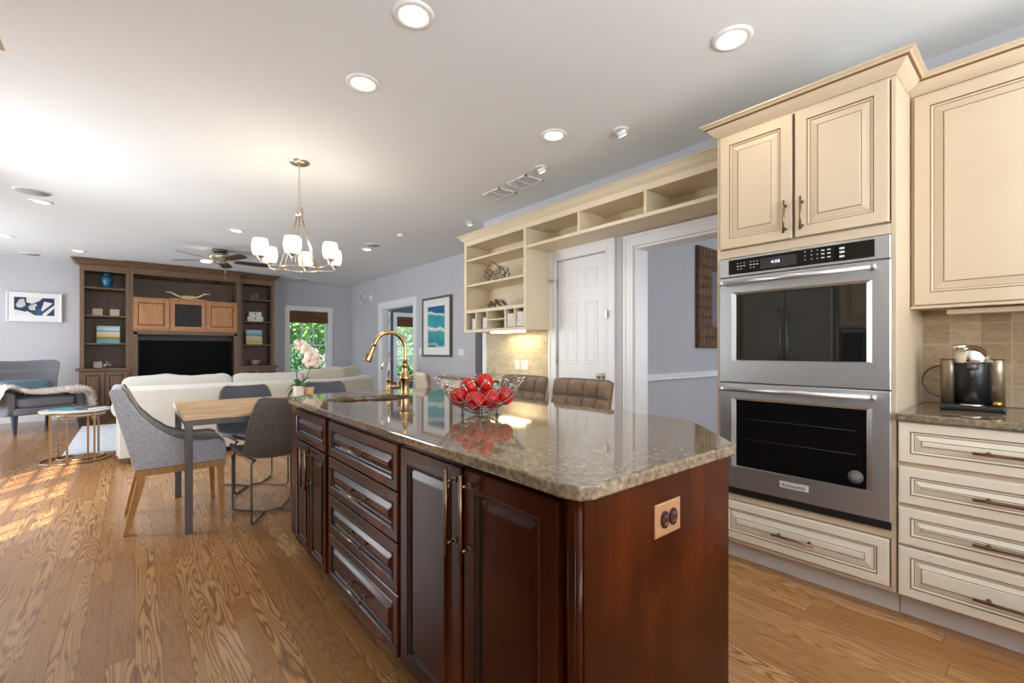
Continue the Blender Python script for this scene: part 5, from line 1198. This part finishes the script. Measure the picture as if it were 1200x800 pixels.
tag(obj('driftwood_sculpture', mb, 'driftwood'), 'gnarled gold driftwood sculpture on top of the honey doors', 'sculpture')
# framed abstract art on the far wall
t = empty('framed_abstract', (-1.26, 10.78, 1.65), 'white framed navy and white abstract picture above the armchair', 'framed picture')
fx0, fx1, fz0, fz1 = -1.585, -.945, 1.650, 2.125
mb = MB(); yy = 10.80
for q in ((fx0, fx0+.02, fz0, fz1), (fx1-.02, fx1, fz0, fz1), (fx0+.02, fx1-.02, fz0, fz0+.02), (fx0+.02, fx1-.02, fz1-.02, fz1)): mb.box(q[0], q[1], yy-.06, yy-.001, q[2], q[3])
obj('frame', mb, 'white', t, bev=.002)
mb = MB(); mb.box(fx0+.02, fx1-.02, yy-.045, yy-.001, fz0+.02, fz1-.02); obj('mat_board', mb, mat('mat_board', (.83, .83, .83), .7), t)
ax0, ax1, az0, az1 = -1.497, -1.037, 1.755, 2.045; YA = yy-.047
mb = MB(); mb.box(ax0, ax1, YA, YA+.002, az0, az1, 0)
def P2(u, v): return (ax0+u*(ax1-ax0), YA-.0006, az0+v*(az1-az0))
def poly(pts, m): mb.prism([P2(u, v) for u, v in pts], (0, -1, 0), .0006, m)
poly([(.30, 1), (.30, .72), (.45, .66), (.62, .82), (.70, 1)], 2); poly([(.0, .0), (.0, .30), (.30, .18), (.30, .0)], 2)
poly([(.04, .55), (.12, .85), (.24, .92), (.28, .55), (.20, .40), (.08, .42)], 1); poly([(.33, .5), (.42, .68), (.54, .66), (.58, .45), (.52, .28), (.38, .30)], 1)
poly([(.30, .0), (.30, .25), (.42, .12), (.5, .0)], 2); poly([(.50, .0), (.53, .55), (.66, .35), (.68, .0)], 3)
poly([(.66, .30), (.74, .80), (.96, .72), (.78, .40), (.70, .25)], 2); poly([(.70, .10), (1, .62), (1, .45), (.80, .0), (.70, .0)], 2); poly([(.78, .0), (.84, .0), (1, .28), (1, .36)], 0)
poly([(.08, .35), (.30, .52), (.52, .72), (.50, .66), (.30, .44), (.10, .30)], 0)
obj('print', mb, ['navy', 'artgrey', 'artwhite', 'artblue'], t)
# wave painting on right wall
t = empty('framed_wave_art', (3.93, 6.70, 1.06), 'tall grey framed teal wave painting with white mat', 'framed picture')
py0, py1, pz0, pz1 = 6.235, 7.175, 1.07, 2.085; mb = MB(); XW = 3.95; q_ = .035
for q in ((py0, py0+q_, pz0, pz1), (py1-q_, py1, pz0, pz1), (py0+q_, py1-q_, pz0, pz0+q_), (py0+q_, py1-q_, pz1-q_, pz1)): mb.box(XW-.045, XW-.001, *q)
obj('frame', mb, 'frameg', t, bev=.003)
mb = MB(); mb.box(XW-.03, XW-.001, py0+q_, py1-q_, pz0+q_, pz1-q_); obj('mat_board', mb, mat('mat_board', (.83, .83, .83), .7), t)
A3 = mat('wave_paint', (.1, .4, .5), .5); s = N(A3, 'ShaderNodeSeparateXYZ'); tcw = N(A3, 'ShaderNodeTexCoord'); L(A3, tcw.outputs['Object'], s.inputs[0])
nz1 = noise_tex(A3, coords(A3, (1, 1, 1)), 3, 3, .5); nz2 = noise_tex(A3, coords(A3, (1, 7, 1.4)), 3, 4, .6)
zz = maths(A3, 'ADD', maths(A3, 'DIVIDE', s.outputs[2], .70), maths(A3, 'ADD', maths(A3, 'MULTIPLY', maths(A3, 'SUBTRACT', nz1, .5), .30), maths(A3, 'MULTIPLY', s.outputs[1], -.12)))
c = ramp(A3, zz, [(0, (.03, .18, .20)), (.05, (.50, .62, .62)), (.10, (.02, .30, .33)), (.36, (.10, .40, .40)), (.415, (.82, .88, .88)), (.45, (.80, .86, .87)), (.47, (.04, .42, .50)), (.72, (.05, .36, .42)), (.775, (.75, .83, .85)), (.80, (.80, .86, .88)), (.82, (.01, .17, .34)), (1, (.01, .15, .30))])
c = mix(A3, .45, c, ramp(A3, nz2, [(.3, (.35, .5, .55)), (.65, (1, 1, 1))]), 'MULTIPLY'); L(A3, c, bsdf(A3).inputs['Base Color'])
mb = MB(); mb.box(XW-.033, XW-.0305, 6.435, 6.985, 1.235, 1.925); obj('print', mb, A3, t)

# woven roman shades
for nm_, x0, x1, z0, z1, yy, lb in (('a', 2.62, 3.435, 1.80, 2.062, 10.80, 'brown woven roman shade on the far living room window'), ('b', 5.145, 5.925, 1.795, 2.045, 10.77, 'brown woven roman shade on the window seen through the doorway')):
    mb = MB(); n = 5
    for k in range(n):
        a = z0+(z1-z0)*k/n; b = z0+(z1-z0)*(k+1)/n; mb.prism([(x0, yy-.005, a), (x0, yy-.022-.004*(n-k), a+.004), (x0, yy-.010, b-.001), (x0, yy+.005, b-.001)], (1, 0, 0), x1-x0)
    tag(obj('roman_shade', mb, 'woven'), lb, 'window shade', None)

# French door in the doorway, swung into the sunroom
t = bpy.data.objects.new('door_2', None); COL.objects.link(t); t.location = (4.08, 8.93, 0); t['kind'] = 'structure'; WM[t.name] = Matrix.Translation(Vector((4.08, 8.93, 0)))
DA = radians(66); DO = Vector((4.10, 8.93, 0)); du = Vector((cos(DA), sin(DA), 0)); dn = Vector((-sin(DA), cos(DA), 0)); yd = 8.93
def dbox(mb, a, b, z0, z1, h=.02): c = DO+du*(a+b)/2; mb.obox((c.x, c.y, (z0+z1)/2), du, dn, ZP, (b-a)/2, h, (z1-z0)/2)
mb = MB(); dbox(mb, 0, .11, .01, 2.0); dbox(mb, .59, .70, .01, 2.0); dbox(mb, .11, .59, .01, .25); dbox(mb, .11, .59, 1.88, 2.0)
for k in range(1, 5): dbox(mb, .11, .59, .25+1.63*k/5-.01, .25+1.63*k/5+.01, .01)
dbox(mb, .34, .36, .25, 1.88, .009)
obj('door_leaf', mb, 'trim', t)
mb = MB(); dbox(mb, .11, .59, .25, 1.88, .002); obj('pane', mb, 'glass', t)
for zz in (1.80, 1.10, .3): mb = MB(); mb.cyl((4.09, yd, zz-.05), (4.09, yd, zz+.05), .012, 10); obj('hinge', mb, 'nickel', t)

# ================================================================== SECTIONAL SOFA
t = empty('sectional_sofa', (1.6, 6.8, 0), 'large cream sectional sofa seen from behind, facing the television', 'sofa')
def wall_path(path, th, z0, z1, top_round=.05):
    """soft upholstered wall along path (list of xy), thickness th inward (left normal)"""
    mb = MB(); n = len(path); prof = []
    for k in range(13): a = pi*k/12; prof.append((th/2-th/2*cos(a), z1-top_round+top_round*sin(a)))
    prof = [(0.0, z0), (-.0, z0+.2)]+prof+[(th, z0)]
    P = [Vector((*p, 0)) for p in path]
    for i in range(n):
        d1 = (P[i]-P[i-1]).normalized() if i > 0 else (P[1]-P[0]).normalized(); d2 = (P[i+1]-P[i]).normalized() if i < n-1 else d1
        n1 = Vector((-d1.y, d1.x, 0)); n2 = Vector((-d2.y, d2.x, 0)); nn = (n1+n2).normalized(); nn /= max(.5, nn.dot(n1))
        for a, z in prof: mb.v.append(tuple(P[i]+nn*a+ZP*z))
    k = len(prof)
    for i in range(n-1):
        for j in range(k): j2 = (j+1) % k; mb.face((i*k+j, i*k+j2, (i+1)*k+j2, (i+1)*k+j), 0, True)
    mb.face(range(k)); mb.face(range((n-1)*k, n*k))
    return mb
mb = wall_path([(-.13, 6.13), (2.14, 6.13), (2.82, 6.70), (2.82, 8.6)], .17, .06, .80); o = obj('back_frame', mb, 'linen', t); o.modifiers.new('b', 'BEVEL').width = .01; o.modifiers['b'].limit_method = 'ANGLE'; o.modifiers['b'].angle_limit = radians(60)
for a in o.data.polygons: a.use_smooth = False if abs(a.normal.z) < .05 else True
# rolled left arm
mb = MB(); mb.box(-.15, .02, 6.31, 7.05, .06, .52)
mb.tube([(-.075, 6.305, .565), (-.075, 7.06, .565)], .118, 20); obj('arm', mb, 'linen', t, bev=.01)
mb = MB(); mb.prism([(.03, 6.31, .10), (2.06, 6.31, .10), (2.64, 6.80, .10), (2.64, 8.6, .10), (1.75, 8.6, .10), (1.75, 7.10, .10), (.03, 7.10, .10)], ZP, .20); obj('seat_base', mb, 'linen', t, bev=.02)
for a, b in ((.04, .90), (.91, 1.74)): mb = MB(); mb.soft(((a+b)/2, 6.75, .38), (b-a)/2, .38, .085, 7, 10); obj('seat_cushion', mb, 'linen', t)
mb = MB(); mb.soft((2.2, 7.0, .38), .45, .42, .085, 7, 10); obj('seat_cushion', mb, 'linen', t)
mb = MB(); mb.soft((2.2, 8.0, .38), .43, .52, .085, 7, 10); obj('seat_cushion', mb, 'linen', t)
def back_cushion(c, hx_, hz, ang, m, seed, hy_=.11):
    def fn(v):
        q = noise.noise(Vector((v.x*4+seed, v.z*5, v.y*3)))*.022+noise.noise(Vector((v.x*13+seed, v.z*9, v.y*9)))*.008
        return Vector((v.x, v.y*(1+.12*cos(v.x/hx_*1.5)), v.z+(q if v.z > 0 else 0)))
    mb = MB(); mb.soft(c, hx_, hy_, hz, 9, 22, rot=Euler((radians(-8), 0, ang)).to_matrix(), fn=fn); obj('back_cushion', mb, m, t)
back_cushion((.40, 6.43, .655), .51, .235, 0, 'linen', 1)
back_cushion((1.31, 6.43, .655), .40, .235, 0, 'linen', 5)
back_cushion((2.00, 6.50, .675), .30, .245, radians(8), 'linen2', 9)
back_cushion((2.48, 6.90, .68), .30, .245, radians(40), 'linen2', 12)
back_cushion((2.58, 7.7, .66), .42, .235, radians(90), 'linen2', 15)
for x, y in ((-.08, 6.17), (.9, 6.2), (2.0, 6.2), (2.72, 6.85), (-.08, 6.98), (2.72, 8.5)): mb = MB(); mb.box(x-.03, x+.03, y-.03, y+.03, 0, .065); obj('leg', mb, 'walnut', t)
# rug
mb = MB(); mb.box(-.62, 1.9, 7.0, 9.55, .001, .014); tag(obj('area_rug', mb, 'rug', bev=.004), 'pale blue and white area rug beside the sofa', 'rug')

# ================================================================== NESTING SIDE TABLES
def side_table(cx, cy, r, zt, legs, label):
    t = empty('side_table', (cx, cy, 0), label, 'side table', None)
    mb = MB(); mb.lathe([(r-.004, zt-.014), (r, zt-.010), (r, zt-.002), (r-.003, zt)], (cx, cy, 0), 48); obj('tabletop', mb, 'marble', t)
    mb = MB(); mb.tube([(cx+(r-.012)*cos(a), cy+(r-.012)*sin(a), zt-.022) for a in [2*pi*i/40 for i in range(40)]], .008, 8, closed=True); obj('top_ring', mb, 'bronze2', t)
    mb = MB(); mb.tube([(cx+(r-.010)*cos(a), cy+(r-.010)*sin(a), .008) for a in [2*pi*i/40 for i in range(40)]], .008, 8, closed=True); obj('base_ring', mb, 'bronze2', t)
    for a in legs: a = radians(a); d = cr_*cos(a)+cf_*sin(a); x, y = cx+d.x*(r-.012), cy+d.y*(r-.012); mb = MB(); mb.box(x-.009, x+.009, y-.009, y+.009, .008, zt-.02); obj('leg', mb, 'bronze2', t)
M['bronze2'] = mat('aged_gold', (.34, .23, .13), .35, metal=.9)
side_table(-.485, 6.735, .285, .545, (182, 270, 300, 345), 'larger round side table with white top and aged gold legs, holding books')
side_table(-.455, 6.88, .205, .485, (200, 330, 85), 'smaller round nesting side table tucked under the larger one')
for k, (dx, dy, a, wd, dp, th, m, lb) in enumerate(((-.07, .0, -36, .125, .10, .012, 'teal', 'teal covered book on the left of the side table'), (.125, .035, -50, .09, .10, .022, 'navybook', 'dark navy book on the right of the side table'))):
    c = Vector((-.485, 6.72, 0))+cr_*dx+cf_*dy; R_ = Matrix.Rotation(radians(a), 3, 'Z'); u, v = R_ @ Vector((1, 0, 0)), R_ @ Vector((0, 1, 0))
    mb = MB(); mb.obox((c.x, c.y, .5455+th/2), u, v, ZP, wd, dp, th/2); o = tag(obj('book', mb, m, bev=.001), lb, 'book', None)
    mb = MB(); mb.obox((c.x, c.y, .5455+th/2), u, v, ZP, wd+.0006, dp-.004, th/2-.003); obj('pages', mb, 'paper', o)

# ================================================================== ARMCHAIR
def local_armchair():
    t = empty('armchair', (0, 0, 0), 'slate grey wingback armchair at the left edge by the far wall', 'armchair')
    # faces -Y locally, width .90 (x), depth .8
    mb = MB(); b = wall_b = [(-.44, .33), (-.455, .38), (.455, .38), (.44, .33)]
    def fn(v):
        q = (v.z/.335+1)/2; x = v.x*(.84+.26*q*q)
        return Vector((x, v.y-.13*(abs(v.x)/.44)**3*(.5+.5*q)+.10*(v.z/.36), v.z-(.03*cos(v.x/.44*1.57) if v.z > .2 else 0)))
    mb.soft((0, .33, .70), .44, .055, .345, 9, 24, fn=fn); obj('backrest', mb, 'armchair', t)
    for s_ in (-1, 1):
        mb = MB(); mb.soft((s_*.40, -.0, .415), .050, .33, .170, 8, 12); obj('arm', mb, 'armchair', t)
        mb = MB(); mb.bar((s_*.37, -.33, .26), (s_*.38, -.36, 0), .055, .055, 0, (0, 1, 0), .03, .03); obj('leg', mb, 'navybook', t)
        mb = MB(); mb.bar((s_*.35, .34, .26), (s_*.36, .39, 0), .05, .05, 0, (0, 1, 0), .03, .03); obj('leg', mb, 'navybook', t)
    mb = MB(); mb.soft((0, -.02, .305), .40, .36, .055, 8, 10); obj('seat_frame', mb, 'armchair', t)
    mb = MB(); mb.soft((0, -.05, .425), .34, .34, .07, 6, 12); obj('seat_cushion', mb, 'armchair', t)
    return t
ac = local_armchair(); acr = radians(33.5); ac.location = (-1.165, 9.78, 0); ac.rotation_euler = (0, 0, acr)
RA = Matrix.Rotation(acr, 3, 'Z'); A0 = Vector((-1.165, 9.78, 0))
mb = MB(); mb.soft(A0+RA @ Vector((-.02, .13, .635)), .29, .06, .105, 3, 14, rot=RA @ Euler((radians(-20), 0, 0)).to_matrix(), fn=lambda v: Vector((v.x, v.y, v.z+.03*(abs(v.x)/.27)**2*(1 if v.z > 0 else -.4)))); tag(obj('lumbar_cushion', mb, 'bluecush'), 'dusty blue lumbar cushion on the grey armchair', 'cushion')
# sheepskin draped across the seat and over the right front
def fleece():
    mb = MB(); nu, nv = 34, 14; path = [(-.56, -.02, .40), (-.50, -.02, .625), (-.40, -.03, .645), (-.33, -.06, .61), (-.22, -.12, .56), (0, -.18, .545), (.16, -.26, .565), (.30, -.32, .565), (.40, -.42, .58), (.47, -.46, .52), (.50, -.48, .36), (.52, -.48, .14)]
    from mathutils.geometry import interpolate_bezier
    def at(s_):
        s_ *= len(path)-1; i = min(int(s_), len(path)-2); f = s_-i; p0 = Vector(path[max(i-1, 0)]); p1 = Vector(path[i]); p2 = Vector(path[i+1]); p3 = Vector(path[min(i+2, len(path)-1)])
        return .5*((2*p1)+(p2-p0)*f+(2*p0-5*p1+4*p2-p3)*f*f+(3*p1-p0-3*p2+p3)*f**3)
    pts = []
    for i in range(nu+1):
        for j in range(nv+1):
            s_ = i/nu; q = -1+2*j/nv; p = at(s_); wv = .31*(1+.18*sin(s_*9)+.1*sin(s_*23)); y = p.y+q*wv; p = Vector((p.x, max(y, -.46), p.z+noise.noise(Vector((s_*9, q*2, 0)))*.02-(.10*max(0, -y-.38) if y < -.38 else 0)))
            pts.append(A0+RA @ p)
    b = 0; mb.v += [tuple(p) for p in pts]
    for i in range(nu):
        for j in range(nv): a = i*(nv+1)+j; mb.face((a, a+1, a+nv+2, a+nv+1), 0, True)
    random.seed(11); base_f = len(mb.f)
    for k in range(9000):
        i, j = random.randrange(nu), random.randrange(nv); u, v = random.random(), random.random(); a = i*(nv+1)+j
        p = pts[a].lerp(pts[a+1], u).lerp(pts[a+nv+1].lerp(pts[a+nv+2], u), v); n_ = (pts[a+1]-pts[a]).cross(pts[a+nv+1]-pts[a]); n_.normalize()
        if n_.z < 0: n_ = -n_
        d = (n_+Vector((random.gauss(0, .55), random.gauss(0, .55), random.gauss(0, .3)-.15))).normalized()*random.uniform(.035, .075); s_ = d.cross(Vector((random.random(), random.random(), random.random()))).normalized()*.005
        q = len(mb.v); mb.v += [tuple(p-s_), tuple(p+s_), tuple(p+d*.6+s_*.8+Vector((0, 0, .002))), tuple(p+d)]; mb.face((q, q+1, q+2, q+3))
    o = obj('sheepskin_throw', mb, 'fur'); return tag(o, 'cream sheepskin throw draped over the grey armchair', 'throw')
fleece()

# ================================================================== GARDEN OUTSIDE
mb = MB(); mb.box(-8, 16, 11.0, 32, -.40, -.15); tag(obj('lawn', mb, 'grass'), 'green lawn outside the far windows', 'lawn')
def foliage(c, r, n, leafsz, seed):
    random.seed(seed); mb = MB()
    for k in range(n):
        d = Vector((random.gauss(0, 1), random.gauss(0, 1), random.gauss(0, 1))).normalized(); q = random.random()**.4
        bl = 1+.3*noise.noise(d*2.3+Vector((seed, 0, 0))); p = Vector(c)+Vector((d.x*r[0], d.y*r[1], d.z*r[2]))*q*bl
        u = Vector((random.gauss(0, 1), random.gauss(0, 1), random.gauss(0, .6))).normalized(); v = u.cross(Vector((random.gauss(0, 1), random.gauss(0, 1), random.gauss(0, 1)))).normalized(); s_ = leafsz*random.uniform(.6, 1.3)
        b = len(mb.v); mb.v += [tuple(p-u*s_), tuple(p+v*s_*.5), tuple(p+u*s_), tuple(p-v*s_*.5)]; mb.face((b, b+1, b+2, b+3))
    return mb
def tree(x, y, z, r, n, leafsz, m, label, seed, group='trees beyond the windows', name='tree'):
    t = empty(name, (x, y, -.15), label, 'tree' if name == 'tree' else 'bush', group)
    obj('foliage', foliage((x, y, z), r, n, leafsz, seed), m, t)
    mb = MB(); mb.tube([(x, y, -.16), (x+.05, y, z*.5), (x, y, z)], [.13, .09, .04] if name == 'tree' else [.04, .03, .02], 8)
    for k in range(4):
        a = k*1.7; mb.tube([(x, y, z*.55), (x+cos(a)*r[0]*.5, y+sin(a)*r[1]*.5, z+r[2]*.2)], [.05, .015] if name == 'tree' else [.02, .01], 6)
    obj('trunk', mb, 'bark', t)
tree(3.0, 15.4, 2.2, (1.35, 1.0, 1.7), 7000, .10, 'treeleaf', 'bright green tree behind the left half of the far window', 1)
tree(5.9, 16.4, 2.4, (1.45, 1.2, 1.8), 7000, .10, 'treeleaf', 'bright green tree between the two far windows', 2)
tree(8.9, 17.4, 2.3, (1.45, 1.2, 1.8), 6000, .10, 'treeleaf', 'bright green tree behind the window of the next room', 3)
tree(3.35, 13.2, .52, (.75, .6, .80), 4500, .06, 'bushleaf', 'dark green bush below the left half of the far window', 4, 'bushes below the windows', 'bush')
tree(5.0, 13.7, .52, (.75, .6, .80), 4000, .06, 'bushleaf', 'dark green bush below the right half of the far window', 5, 'bushes below the windows', 'bush')
tree(6.75, 13.5, .58, (.85, .6, .85), 4500, .06, 'bushleaf', 'dark green bush below the window of the next room', 6, 'bushes below the windows', 'bush')
